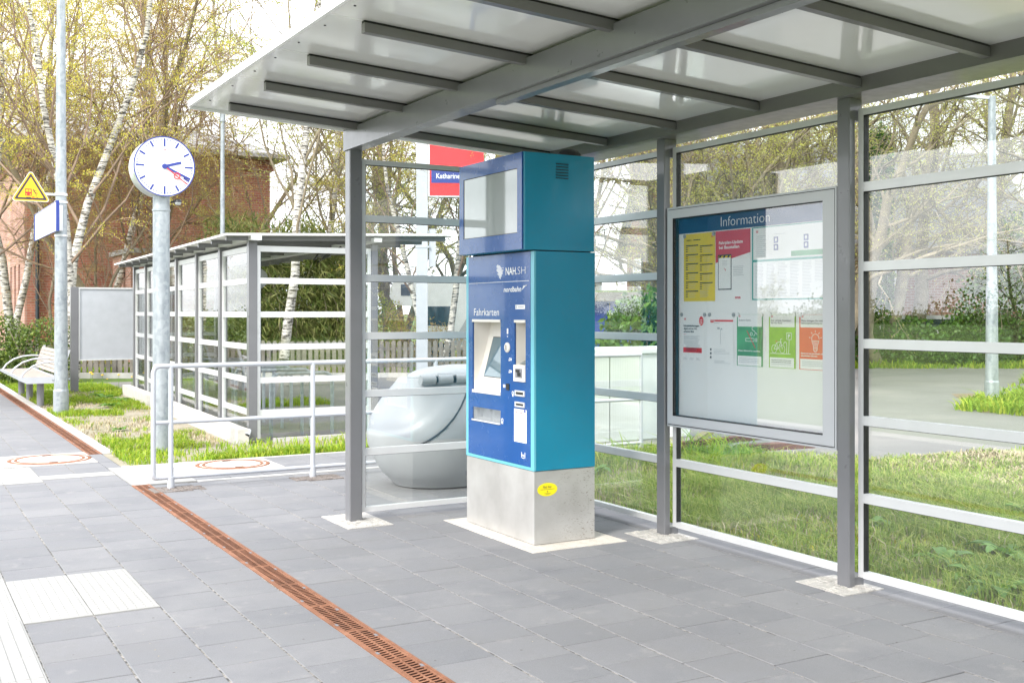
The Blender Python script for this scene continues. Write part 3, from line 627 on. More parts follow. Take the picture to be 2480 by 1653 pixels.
def ic_bike(b, o, r, u):
    q = (o, r, u, .002, 0); x, y = -4.838, 1.285
    b.ring(x, y, .023, .0255, *q, n=20, sq=.85); b.ring(x+.068, y, .023, .0255, *q, n=20, sq=.85); b.line(x-.03, y-.027, x+.135, y-.027, .003, *q)
    for a in ((0, 0, .022, .038), (.022, .038, .058, .044), (.058, .044, .032, -.002), (.032, -.002, .022, .038), (.068, 0, .054, .058), (.054, .058, .066, .062), (.032, -.002, .0, .0)): b.line(x+a[0], y+a[1], x+a[2], y+a[3], .003, *q)
    b.line(x+.012, y+.045, x+.026, y+.045, .004, o, r, u, .0024, 3)
    b.ring(x+.092, y+.03, .011, .014, *q, n=12, a0=0, a1=180); b.line(x+.1045, y+.03, x+.1045, y-.027, .003, *q)
    b.line(x+.12, y-.027, x+.125, y+.055, .003, *q)
    for a in ((.105, .058, .143, .058), (.105, .096, .143, .096), (.105, .058, .105, .096), (.143, .058, .143, .096)): b.line(x+a[0], y+a[1], x+a[2], y+a[3], .003, *q)
    b.text('P', x+.116, y+.066, .022, o, r, u, mi=0, th=.0022, bold=.03)
def ic_bulb(b, o, r, u):
    q = (o, r, u, .002, 0); x, y = -4.506, 1.350
    b.ring(x, y, .027, .030, *q, n=24, a0=0, a1=180); b.line(x-.0285, y, x-.026, y-.006, .003, *q)
    b.line(x-.028, y-.010, x+.028, y-.010, .003, *q)
    for s in (-1, 1): b.line(x+s*.027, y-.010, x+s*.015, y-.040, .003, *q); b.line(x+s*.015, y-.040, x+s*.015, y-.058, .003, *q)
    for k in range(4): b.line(x-.015+.01*k, y-.012, x-.009+.006*k, y-.038, .002, *q)
    for k in range(3): b.line(x-.016, y-.043-.008*k, x+.016, y-.043-.008*k, .0028, *q)
    b.ring(x, y-.058, .012, .016, *q, n=12, a0=180, a1=360)
    for k in range(5): a = R(10+40*k); b.line(x+.038*math.cos(a), y+.038*math.sin(a), x+.05*math.cos(a), y+.05*math.sin(a), .003, *q)
poster('poster', 'green no-smoking poster titled Saubere Sache in the lower row', f_pic(-5.166, -4.936, 1, ic_smoke, ['Saubere Sache.'], ['Dieser Bahnhof ist rauchfrei.'], [0, 0, 0]), ['paper', 'poster_green', 'ink_dark', 'db_red', 'ink_grey'])
poster('poster', 'lime green poster of a parked bicycle beside a P sign in the lower row', f_pic(-4.882, -4.662, 1, ic_bike, ['Der nächste Anschluss', 'für Ihr Rad.'], [], [1, 1, 0]), ['paper', 'poster_lime', 'ink_dark', 'db_red', 'ink_grey'])
poster('poster', 'orange-red poster of a light bulb, rightmost in the lower row', f_pic(-4.632, -4.405, 1, ic_bulb, ['Bitte bringen Sie defekte', 'Bahnsteigbeleuchtung ans Licht.'], ['Damit wir sie gemeinsam wieder', 'einschalten können.'], [0, 0, 0]), ['paper', 'poster_orange', 'ink_dark', 'db_red', 'ink_grey'])

# ------------------------------------------------------------------ ticket machine
tm = thing('ticket_machine', 'tall blue and turquoise ticket vending machine on a stainless steel base', 'ticket machine', (3.85, 6.44, 0))
fx, ny, fy, bx_ = 3.612, 5.972, 6.912, 4.083
b = MB(); b.box(fx+.004, bx_, ny+.004, fy-.004, .008, .478, 0); base = b.build('base_plinth', 'stainless', tm)
O = Vector((0, ny+.003, 0)); rr, uu = X, Z
b = MB(); b.disc(3.714, .358, .043, O, rr, uu, .001, 0, 36, 1.8*.98); b.text('Nett hier.', 3.714, .367, .017, O, rr, uu, w=.068, mi=1, align='C', th=.002)
b.rect(3.662, 3.768, .358, .360, O, rr, uu, .0016, 1); b.ring(3.714, .345, .003, .005, O, rr, uu, .0016, 1, 8); b.rect(3.69, 3.74, .332, .334, O, rr, uu, .0016, 1); b.rect(3.70, 3.73, .326, .328, O, rr, uu, .0016, 1)
b.build('sticker', ['sticker_yellow', 'ink_dark'], tm)
# body shell as a rounded box, front opening frame
def rbox(x0, x1, y0, y1, z0, z1, e, mi=0, n=4):
    b = MB(); prof = []
    for cx, cy, a0 in ((x1-e, y1-e, 0), (x0+e, y1-e, 90), (x0+e, y0+e, 180), (x1-e, y0+e, 270)):
        for k in range(n+1): a = R(a0+90*k/n); prof.append((cx+e*math.cos(a), cy+e*math.sin(a)))
    N = len(prof); b.add([(x, y, z0) for x, y in prof]+[(x, y, z1) for x, y in prof], [(i, (i+1) % N, N+(i+1) % N, N+i) for i in range(N)], mi, True)
    b.add([(x, y, z0) for x, y in prof]+[(x, y, z1) for x, y in prof], [tuple(range(N))[::-1], tuple(range(N, 2*N))], mi); return b
# housing made of a back block plus front surround so that recesses are real
b = rbox(fx+.16, bx_-.001, ny+.0065, fy-.0065, .489, 1.890, .003); b.build('housing', 'teal', tm)
b = MB(); b.box(fx+.014, bx_, ny, ny+.006, .482, 1.897); b.box(fx+.014, bx_, fy-.006, fy, .482, 1.897); b.box(fx+.014, bx_, ny+.006, fy-.006, .482, .488); b.box(fx+.014, bx_, ny+.006, fy-.006, 1.891, 1.897)
b.build('side_shell', 'teal', tm)
b = MB()
for a in ((fx, fx+.014, ny, ny+.042, .482, 1.897), (fx, fx+.014, fy-.034, fy, .482, 1.897), (fx, fx+.014, ny+.042, fy-.034, .482, .502)): b.box(*a)
b.build('front_surround', 'teal_sheen', tm)
# front panel with openings: grid of rectangles
def panel_with_holes(b, xa, xb, y0, y1, z0, z1, holes, mi=0):
    ys = sorted(set([y0, y1]+[h[0] for h in holes]+[h[1] for h in holes])); zz = sorted(set([z0, z1]+[h[2] for h in holes]+[h[3] for h in holes]))
    solid = [[not any(h[0] <= (ys[i]+ys[i+1])/2 <= h[1] and h[2] <= (zz[j]+zz[j+1])/2 <= h[3] for h in holes) for j in range(len(zz)-1)] for i in range(len(ys)-1)]
    for i in range(len(ys)-1):
        for j in range(len(zz)-1):
            if not solid[i][j]: continue
            a, c, d, e = ys[i], ys[i+1], zz[j], zz[j+1]
            b.quad((xa, c, d), (xa, a, d), (xa, a, e), (xa, c, e), mi)
            def nb_(ii, jj): return 0 <= ii < len(ys)-1 and 0 <= jj < len(zz)-1 and solid[ii][jj]
            if not nb_(i-1, j): b.quad((xa, a, d), (xb, a, d), (xb, a, e), (xa, a, e), mi)
            if not nb_(i+1, j): b.quad((xa, c, d), (xa, c, e), (xb, c, e), (xb, c, d), mi)
            if not nb_(i, j-1): b.quad((xa, a, d), (xa, c, d), (xb, c, d), (xb, a, d), mi)
            if not nb_(i, j+1): b.quad((xa, a, e), (xb, a, e), (xb, c, e), (xa, c, e), mi)
SCR = (6.408, 6.813, .940, 1.454); SLOT = (6.077, 6.221, 1.049, 1.453); TRAY = (6.409, 6.813, .752, .838)
b = MB(); panel_with_holes(b, fx-.001, fx+.010, ny+.044, fy-.036, .504, 1.895, [SCR, SLOT, TRAY]); fp = b.build('front_panel', 'navy', tm)
O = Vector((fx-.001, 0, 0)); rr, uu = Vector((0, -1, 0)), Z
b = MB()
b.text('NAH.', -6.338, 1.753, .050, O, rr, uu, w=.150, bold=.012); b.text('SH', -6.178, 1.753, .050, O, rr, uu, w=.100, bold=-.02)
b.build('region_lettering', 'white_ink', fp); b = MB(); b.rect(-6.866, -6.032, 1.706, 1.709, O, rr, uu, .001)
b.build('divider_line', 'white_ink', fp); b = MB(); b.text('nordbahn', -6.366, 1.640, .034, O, rr, uu, w=.235, bold=.015, shear=.25)
for k in range(4): b.line(-6.118+.012*k, 1.652+.008*k, -6.10+.012*k, 1.678, .006, O, rr, uu)
b.build('operator_lettering', 'white_ink', fp); b = MB(); b.text('Fahrkarten', -6.789, 1.481, .050, O, rr, uu, w=.36, bold=0)
b.build('title_lettering', 'white_ink', fp); b = MB()
mp_ = ["..#......", ".####....", ".#####...", "..#####.#", ".######..", ".########", "..######.", "...#####.", "..######.", "...####..", "....###..", "....##...", ".....#..."]
for j, row in enumerate(mp_):
    k = 0
    while k < 9:
        if row[k] == '#':
            e = k
            while e < 9 and row[e] == '#': e += 1
            b.rect(-6.475+k*.0118, -6.475+e*.0118-.001, 1.822-j*.0078, 1.8272-j*.0078, O, rr, uu); k = e
        k += 1
b.build('region_emblem', 'white_ink', fp); b = MB()
b.rect(-6.131, -6.126, .553, .590, O, rr, uu); b.rect(-6.088, -6.083, .553, .590, O, rr, uu); b.text('ica', -6.122, .564, .017, O, rr, uu, w=.030, bold=.02); b.rect(-6.12, -6.094, .550, .555, O, rr, uu)
b.build('maker_mark', 'white_ink', fp); b = MB()
for (y, z) in ((6.314, 1.385), (6.314, 1.368)): b.disc(-y, z, .011, O, rr, uu, .001, 0, 12, .8)
b.rect(-6.322, -6.304, 1.36, 1.395, O, rr, uu); b.plane_poly([(-6.322, 1.345), (-6.314, 1.335), (-6.306, 1.345)], O, rr, uu)
for z in (1.19, 1.11):
    b.ring(-6.283, z, .007, .011, O, rr, uu, .001, 0, 10); b.rect(-6.300, -6.285, z-.010, z-.006, O, rr, uu); b.plane_poly([(-6.268, z-.012), (-6.255, z), (-6.268, z+.012)], O, rr, uu)
b.build('pictogram', 'white_ink', fp); b = MB(); b.rect(-6.372, -6.345, .998, 1.018, O, rr, uu); b.ring(-6.243, .968, .008, .013, O, rr, uu, .001, 0, 10); b.rect(-6.25, -6.236, .945, .963, O, rr, uu); b.ring(-6.385, .775, .009, .014, O, rr, uu, .001, 0, 10); b.rect(-6.395, -6.375, .752, .762, O, rr, uu)
b.build('pictogram', 'white_ink', fp)
# touch screen recess
def recess(name, h, dtop, dbot, m='cream'):
    y0, y1, z0, z1 = h; b = MB(); a = fx+.0105
    b.quad((a, y1, z0), (a, y1, z1), (a+dtop, y1, z1), (a+dbot, y1, z0)); b.quad((a, y0, z0), (a+dbot, y0, z0), (a+dtop, y0, z1), (a, y0, z1))
    b.quad((a, y0, z1), (a+dtop, y0, z1), (a+dtop, y1, z1), (a, y1, z1)); b.quad((a, y0, z0), (a, y1, z0), (a+dbot, y1, z0), (a+dbot, y0, z0)); b.quad((a+dbot, y0, z0), (a+dtop, y0, z1), (a+dtop, y1, z1), (a+dbot, y1, z0)); return b.build(name, m, tm)
b = MB(); y0, y1, z0, z1 = SCR; t_ = .02
b.box(fx-.006, fx+.0, y0, y1, z1-.018, z1); b.box(fx-.006, fx, y0, y1, z0, z0+.02)
a = fx+.0105; pr = [(0, z1), (.135, z1), (.125, z1-.10), (.030, z0+.09), (0, z0+.06), (0, z0)]
for (p, q) in zip(pr[1:], pr[2:]): b.quad((a+p[0], y1, p[1]), (a+q[0], y1, q[1]), (a+q[0], y0, q[1]), (a+p[0], y0, p[1]))
b.quad((a, y1, z1), (a, y0, z1), (a+.135, y0, z1), (a+.135, y1, z1))
for yy in (y0+.001, y1-.001): b.add([(a+p[0], yy, p[1]) for p in pr], [tuple(range(6))])
sr = b.build('screen_recess', 'cream', tm)
n_ = Vector((-(.31), 0, .095)).normalized()
p0 = Vector((a+.117, 0, z1-.13)); p1 = Vector((a+.038, 0, z0+.115)); off = Vector((-.006, 0, 0.002))
b = MB(); ya, yb = y0+.004, y1-.085; p0 += off; p1 += off
b.add([(p1.x, yb, p1.z), (p1.x, ya, p1.z), (p0.x, ya, p0.z), (p0.x, yb, p0.z), (p1.x+.01, yb, p1.z), (p1.x+.01, ya, p1.z), (p0.x+.01, ya, p0.z), (p0.x+.01, yb, p0.z)], [(0, 1, 2, 3), (0, 4, 5, 1), (2, 6, 7, 3), (0, 3, 7, 4), (1, 5, 6, 2)])
b.build('touch_screen', 'screen', sr)
b = MB(); panel_with_holes(b, p1.x*0+fx+.03, fx+.04, y0, y1, z0, z0, []) if 0 else None
b.add([(p1.x+.002, yb+.006, p1.z-.005), (p1.x+.002, ya, p1.z-.005), (p0.x+.002, ya, p0.z+.005), (p0.x+.002, yb+.006, p0.z+.005)], [(0, 1, 2, 3)]); b.build('screen_gasket', 'gasket', sr)
y0, y1, z0, z1 = SLOT; b = MB(); b.box(fx-.006, fx, y0, y1, z1-.018, z1)
pr = [(0, z1), (.10, z1), (.10, z0+.13), (.01, z0+.108), (0, z0+.108), (0, z0)]
for (p, q) in zip(pr[1:], pr[2:]): b.quad((a+p[0], y1, p[1]), (a+q[0], y1, q[1]), (a+q[0], y0, q[1]), (a+p[0], y0, p[1]))
b.quad((a, y1, z1), (a, y0, z1), (a+.10, y0, z1), (a+.10, y1, z1))
for yy in (y0+.001, y1-.001): b.add([(a+p[0], yy, p[1]) for p in pr], [tuple(range(6))])
b.box(fx-.010, fx+.012, y0, y1, z0, z0+.108)
cr_ = b.build('card_recess', 'cream', tm)
b = MB(); b.quad((a+.012, y1-.02, z0+.115), (a+.012, y0+.004, z0+.115), (a+.095, y0+.004, z0+.150), (a+.095, y1-.02, z0+.150)); b.build('card_display', 'screen', cr_)
b = MB(); b.box(fx-.013, fx-.010, y0+.030, y1-.028, z0+.025, z0+.085, 1); b.box(fx-.016, fx-.013, y0+.045, y1-.06, z0+.035, z0+.060, 0); b.box(fx-.018, fx-.013, y0+.06, y1-.04, z0+.062, z0+.078, 0)
b.build('coin_return', ['black', 'slate_grey'], cr_)
b = MB(); b.lathe([(.0, 0), (.026, 0), (.034, -.006), (.034, -.012)], (0, 0, 0), 28); b.v = [(fx-.002-(-.0)-(v[2]+.012), 6.311+v[0]*.98, 1.268+v[1]) for v in b.v]; b.box(fx-.0165, fx-.0145, 6.307, 6.315, 1.250, 1.286, 1)
b.build('coin_slot', ['cream', 'ink_dark'], tm)
for z0_, z1_ in ((.953, .990), (.881, .915)):
    b = MB(); b.box(fx-.008, fx-.001, 6.085, 6.209, z0_, z1_, 0); b.box(fx-.0095, fx-.008, 6.098, 6.190, z0_+.011, z1_-.010, 1); b.build('card_slot', ['aluminium', 'black'], tm)
b = MB(); b.box(fx-.006, fx-.001, 6.288, 6.328, .984, 1.026, 0); b.build('receipt_slot', 'black', tm)
y0, y1, z0, z1 = TRAY; b = MB(); pr = [(0, z1), (.07, z1), (.07, z0+.01), (0, z0)]
for (p, q) in zip(pr[0:], pr[1:]): b.quad((a+p[0], y1, p[1]), (a+q[0], y1, q[1]), (a+q[0], y0, q[1]), (a+p[0], y0, p[1]))
for yy in (y0+.001, y1-.001): b.add([(a+p[0], yy, p[1]) for p in pr], [tuple(range(4))])
b.box(fx-.010, fx-.001, y0, y1, z0-.010, z0); b.build('ticket_tray', 'paper_grey', tm)
b = MB(); b.box(fx+.001, fx+.003, y0+.002, y1-.002, z0+.002, z1-.002); b.build('tray_flap', 'case_glass', tm)
O2 = Vector((fx-.001, 0, 0)); b = MB(); b.rect(-6.208, -6.085, 1.524, 1.552, O2, rr, uu, .0012, 0); b.rect(-6.20, -6.185, 1.528, 1.548, O2, rr, uu, .0018, 1); b.rect(-6.175, -6.10, 1.534, 1.542, O2, rr, uu, .0018, 1); b.build('small_label', ['paper', 'ink_grey'], tm)
b = MB(); b.rect(-6.224, -6.065, .651, .868, O2, rr, uu, .0012, 0)
for k in range(3): lines(b, -6.21, -6.08, .832-.045*k, 5, .0075, O2, rr, uu, 1, .002, .4, k)
b.rect(-6.21, -6.11, .842, .847, O2, rr, uu, .0018, 2); b.disc(-6.085, .858, .012, O2, rr, uu, .0018, 3, 10);
b.build('paper_notice', ['paper', 'ink_grey', 'db_red', 'sign_blue'], tm)
# upper unit
ux = 3.523
b = rbox(ux+.012, bx_, ny-.002, 6.85, 1.905, 2.53, .014); b.build('top_unit', 'teal', tm)
b = MB(); panel_with_holes(b, ux, ux+.012, ny+.006, 6.848, 1.907, 2.528, [(6.036, 6.783, 2.013, 2.430)]); b.build('display_surround', 'navy', tm)
b = MB(); b.box(ux+.004, ux+.010, 6.040, 6.779, 2.017, 2.426); b.build('display_screen', 'screen_off', tm)
b = MB(); b.box(ux+.002, ux+.0115, 6.0362, 6.040, 2.0132, 2.4298); b.box(ux+.002, ux+.0115, 6.779, 6.7828, 2.0132, 2.4298); b.box(ux+.002, ux+.0115, 6.040, 6.779, 2.426, 2.4298); b.box(ux+.002, ux+.0115, 6.040, 6.779, 2.0132, 2.017); b.build('display_gasket', 'gasket', tm)
b = MB()
for k in range(6):
    z = 2.372+.0185*k; b.box(3.776+.003*k*0, 3.872, ny-.0045, ny-.0021, z, z+.005, 1); b.box(3.776, 3.872, ny-.010, ny-.0021, z+.006, z+.009, 0)
b.build('vent_louvre', ['teal', 'black'], tm)
b = MB(); b.lathe([(.07, 0), (.068, .02), (.05, .045), (.0, .055)], (3.93, 6.05, 2.531), 20, 0, 1.2, 1); b.build('antenna_dome', 'black', tm)
b = MB(); b.box(fx+.02, bx_-.02, ny+.02, 6.84, 1.8975, 1.9045); b.build('gap_plate', 'dark_seam', tm)

# ------------------------------------------------------------------ handrail
hr = thing('handrail', 'white tubular handrail crossing behind the front shelter post', 'railing', (3.3, 9.5, 0))
b = MB(); r = .021
for z in (1.045, .565, .095): b.tube([(1.98 if z != .565 else 1.99, 9.5, z), (7.1, 9.5, z)], r if z > 1 else .018, 10)
b.tube([(2.02, 9.5, 1.045), (1.985, 9.5, 1.03), (1.972, 9.5, .99), (1.972, 9.5, .13), (1.98, 9.5, .10), (2.01, 9.5, .095)], .021, 10)
b.build('rail', 'light_paint', hr)
for x in (2.118, 3.385, 4.63, 5.88, 7.1):
    b = MB(); b.cyl((x, 9.5, .0), (x, 9.5, 1.04), .0215, None, 12); b.cyl((x, 9.5, 0), (x, 9.5, .10), .031, None, 12); b.build('post', 'light_paint', hr)
# ------------------------------------------------------------------ clock
ck = thing('station_clock', 'round white station clock with blue marks on a galvanised column', 'clock', (2.60, 12.12, 0))
b = MB(); b.cyl((2.60, 12.12, 0), (2.60, 12.12, 2.78), .092, .088, 24); b.cyl((2.60, 12.12, 2.60), (2.60, 12.12, 2.62), .096, None, 24); b.build('column', 'galvanised', ck)
cx, cz, rad = 2.605, 3.073, .322
b = MB()
b.tube([(cx, 11.985, cz), (cx, 12.0, cz), (cx, 12.25, cz), (cx, 12.265, cz)], .3, 56, 0, True, [rad-.006, rad, rad, rad-.006]); b.build('clock_case', 'steel_light', ck)
O = Vector((0, 11.9845, 0)); rr, uu = X, Z
b = MB(); b.disc(cx, cz, rad-.010, O, rr, uu, .002, 0, 64); fc = b.build('dial', 'clock_white', ck)
b = MB(); b.ring(cx, cz, rad-.010, rad+.001, O, rr, uu, .006, 0, 64)
for k in range(60):
    a = R(90-6*k); big = k % 5 == 0; r0, r1, w = (rad*(.66 if k % 15 == 0 else .72), rad*.93, rad*.062) if big else (rad*.855, rad*.93, rad*.022)
    b.line(cx+r0*math.cos(a), cz+r0*math.sin(a), cx+r1*math.cos(a), cz+r1*math.sin(a), w, O, rr, uu, .003, 0)
b.build('minute_marks', 'clock_blue', fc)
def hand(name, deg, l0, l1, w, th, m, w2=None):
    a = R(90-deg); b = MB(); b.line(cx+l0*math.cos(a), cz+l0*math.sin(a), cx+l1*math.cos(a), cz+l1*math.sin(a), w, O, rr, uu, th, 0)
    if name == 'second_hand':
        c = rad*.50; b.ring(cx+c*math.cos(a), cz+c*math.sin(a), rad*.085, rad*.108, O, rr, uu, th+.001, 0, 20)
        b.v = b.v
    return b.build(name, m, fc)
hand('hour_hand', 74, 0, rad*.56, rad*.085, .008, 'clock_blue'); hand('minute_hand', 115, 0, rad*.92, rad*.065, .011, 'clock_blue'); hand('second_hand', 127, 0, rad*.94, rad*.022, .014, 'db_red')
b = MB(); b.disc(cx, cz, rad*.085, O, rr, uu, .017, 0, 24); b.build('hub', 'clock_blue', fc)
b = MB(); dblogo(b, cx-.026, cz+rad*.50, .038, O, rr, uu, 0); b.build('emblem', 'db_red', fc)
b = MB(); b.tube([(2.69, 12.06, 2.70), (2.735, 12.04, 2.705)], .012, 8); b.lathe([(.0, .03), (.03, .028), (.038, .01), (.038, -.004)], (2.755, 12.02, 2.70), 16, 0); b.lathe([(.036, -.004), (.028, -.028), (0, -.036)], (2.755, 12.02, 2.70), 16, 1); b.build('camera_dome', ['black', 'paper_grey'], ck)
# ------------------------------------------------------------------ lamp post with signs
def lamp_post(loc, lab, h, r0, r1, arm=None):
    t = thing('street_lamp', lab, 'lamp post', loc, 0, 'galvanised lamp posts'); x, y, z = loc; b = MB()
    b.cyl((x, y, -.1), (x, y, .33), r0*1.12, None, 20); b.cyl((x, y, .33), (x, y, .36), r0*1.12, r0, 20); b.cyl((x, y, .36), (x, y, h*.38), r0, r0*.86, 20); b.cyl((x, y, h*.38), (x, y, h), r0*.80, r1, 20)
    b.build('pole', 'galvanised', t)
    b = MB(); dx, dy = arm or (0, -1); b.bar((x, y, h-.02), (x+dx*.45, y+dy*.45, h+.0), .05, .05); b.bar((x+dx*.30, y+dy*.30, h), (x+dx*.95, y+dy*.95, h+.02), .20, .07); b.build('lamp_head', 'steel_light', t)
    return t
lp = lamp_post((2.29, 17.5, 0), 'tall galvanised lamp post carrying the yellow warning triangle beside the bench', 8.2, .098, .05, (-1, .1))
b = MB()
for s in (-1, 1): b.cyl((2.29+s*.10, 17.5, .50), (2.29+s*.125, 17.5, .50), .018, None, 8)
b.build('bolt', 'galvanised', lp)
ns = thing('station_name_sign', 'station name sign with white glare coloured into its face, seen edge-on with a blue border on the left lamp post', 'sign', (2.16, 18.2, 2.7))
b = MB(); b.box(2.165, 2.18, 16.98, 19.6, 2.705, 3.118); b.build('sign_face', 'sign_glare', ns)
b = MB(); b.box(2.150, 2.196, 16.95, 16.98, 2.690, 3.130); b.box(2.150, 2.196, 19.6, 19.63, 2.690, 3.130); b.box(2.158, 2.19, 16.98, 19.6, 3.118, 3.130); b.box(2.158, 2.19, 16.98, 19.6, 2.692, 2.705); b.build('sign_border', 'sign_blue', ns)
b = MB(); b.box(2.198, 2.30, 17.38, 17.40, 2.72, 3.10); b.cyl((2.29, 17.5, 2.64), (2.29, 17.5, 2.67), .094, None, 20); b.cyl((2.29, 17.5, 3.14), (2.29, 17.5, 3.17), .094, None, 20); b.build('bracket', 'aluminium', ns)
ws = thing('warning_sign', 'yellow triangular warning sign with red train and falling figure on the left lamp post', 'sign', (1.885, 17.55, 3.2))
O = Vector((0, 17.50, 0)); rr, uu = X, Z; tcx, tcz = 1.872, 3.305
def tri(s, mi, th, b, rr_=.03):
    pts = []
    for a in (90, 210, 330):
        px_, pz_ = tcx+(s-rr_*2)*math.cos(R(a)), tcz+(s-rr_*2)*math.sin(R(a))
        for k in range(5): an = R(a-60+30*k); pts.append((px_+rr_*math.cos(an), pz_+rr_*math.sin(an)))
    b.plane_poly(pts, O, rr, uu, th, mi)
b = MB(); tri(.318, 0, .004, b, .035); tri(.300, 1, .006, b, .03); tri(.262, 2, .008, b, .012); tri(.205, 1, .010, b, .006); b.build('sign_plate', ['steel_light', 'warn_yellow', 'ink_dark'], ws)
b = MB(); th = .012; q = lambda *a, mi=0: b.rect(a[0], a[1], a[2], a[3], O, rr, uu, a[4] if len(a) > 4 else th, mi)
q(tcx-.078, tcx+.012, tcz-.075, tcz+.028); q(tcx-.068, tcx-.038, tcz-.018, tcz+.014, .014, mi=1); q(tcx-.030, tcx+.002, tcz-.018, tcz+.014, .014, mi=1); b.disc(tcx-.06, tcz-.055, .010, O, rr, uu, .014, 1, 10); b.disc(tcx-.006, tcz-.055, .010, O, rr, uu, .014, 1, 10)
q(tcx+.022, tcx+.030, tcz-.115, tcz-.085); q(tcx+.022, tcx+.050, tcz-.093, tcz-.085)
b.build('train_symbol', ['db_red', 'warn_yellow'], ws)
b = MB(); L_ = lambda *a: b.line(tcx+a[0], tcz+a[1], tcx+a[2], tcz+a[3], a[4], O, rr, uu, .012, 0)
b.disc(tcx+.038, tcz+.018, .009, O, rr, uu, .012, 0, 10); L_(.040, .008, .055, -.022, .012); L_(.05, .0, .08, .006, .006); L_(.045, .002, .028, -.01, .006); L_(.055, -.022, .075, -.055, .008); L_(.055, -.022, .095, -.04, .008); L_(.075, -.055, .07, -.08, .006); L_(-.062, -.10, .0, -.10, .008); L_(.075, -.095, .10, -.095, .006)
b.build('figure_symbol', 'ink_dark', ws)
b = MB(); b.bar((1.90, 17.52, 3.27), (2.24, 17.52, 3.27), .03, .035); b.cyl((2.29, 17.5, 3.25), (2.29, 17.5, 3.29), .092, None, 20); b.build('arm', 'aluminium', ws)
lamp_post((16.21, 11.85, 0), 'galvanised lamp post on the dandelion verge seen through the right glass wall', 5.15, .105, .06, (-.87, .5))
tl = thing('street_lamp', 'slender galvanised lamp post rising behind the bike shelter', 'lamp post', (6.52, 24.2, 0), 0, 'galvanised lamp posts')
b = MB(); b.cyl((6.52, 24.2, 0), (6.52, 24.2, 5.75), .062, .045, 14); b.cyl((6.52, 24.2, 5.75), (6.52, 24.2, 5.98), .062, None, 14); b.build('pole', 'galvanised', tl)
b = MB(); b.box(6.40, 7.0, 24.1, 24.3, 5.98, 6.05); b.build('lamp_head', 'steel_light', tl)
# ------------------------------------------------------------------ advert board, bench
bd = thing('advert_board', 'blank grey board on a broad post between the lamp post and the bike shelter', 'board', (3.6, 22.07, 0))
b = MB(); b.box(3.05, 3.19, 22.0, 22.12, 0, 1.99, 0, .006); b.build('post', 'dark_grey_paint' if 0 else 'grey_paint', bd)
b = MB(); b.box(4.45, 4.59, 22.0, 22.12, 0, 1.99, 0, .006); b.build('post', 'grey_paint', bd)
b = MB(); b.box(3.192, 4.448, 22.03, 22.07, .59, 1.985); b.build('panel', 'board_grey', bd)
b = MB(); b.box(3.192, 4.448, 22.01, 22.029, 1.955, 1.985); b.box(3.192, 4.448, 22.01, 22.029, .59, .61); b.box(3.192, 3.215, 22.01, 22.029, .61, 1.955); b.build('panel_frame', 'aluminium', bd)
bn = thing('platform_bench', 'bench with pale slatted seat and backrest and arched metal arms by the left lamp post', 'bench', (2.15, 20.35, 0))
for y in (18.95, 20.45, 21.75):
    b = MB(); b.cyl((2.17, y, 0), (2.17, y, .40), .055, None, 16); b.build('leg', 'grey_paint', bn)
ya, yb = 18.78, 21.92
b = MB(); b.box(1.86, 2.36, ya+.03, yb-.03, .445, .470); b.build('seat', 'bench_wood', bn)
b = MB(); sl_ = Vector((.14, 0, .40)).normalized()
for k in range(6):
    c = Vector((2.43, (ya+yb)/2, .535))+sl_*(.066*k); b.obox(c, sl_, Y, sl_.cross(Y), .029, (yb-ya)/2-.03, .010)
b.build('backrest', 'bench_wood', bn)
for y in (ya, yb-.03):
    b = MB(); pr = [(1.83, .475), (1.83, .43), (1.95, .37), (2.36, .37), (2.47, .44), (2.60, .90), (2.565, .90), (2.42, .50), (2.37, .475)]
    n = len(pr); b.add([(x, y, z) for x, z in pr]+[(x, y+.03, z) for x, z in pr], [tuple(range(n)), tuple(range(n, 2*n))[::-1]]+[(i, (i+1) % n, n+(i+1) % n, n+i) for i in range(n)]); b.build('side_frame', 'light_paint', bn)
b = MB(); b.box(1.835, 1.858, ya+.03, yb-.03, .43, .476); b.box(2.36, 2.40, ya+.03, yb-.03, .455, .48); b.build('seat_rail', 'light_paint', bn)
for y in (ya+.05, (ya+yb)/2, yb-.06):
    b = MB(); b.tube([(1.87, y, .47), (1.93, y, .56), (2.05, y, .65), (2.2, y, .70), (2.35, y, .715), (2.47, y, .71)], .015, 8); b.build('armrest', 'light_paint', bn)
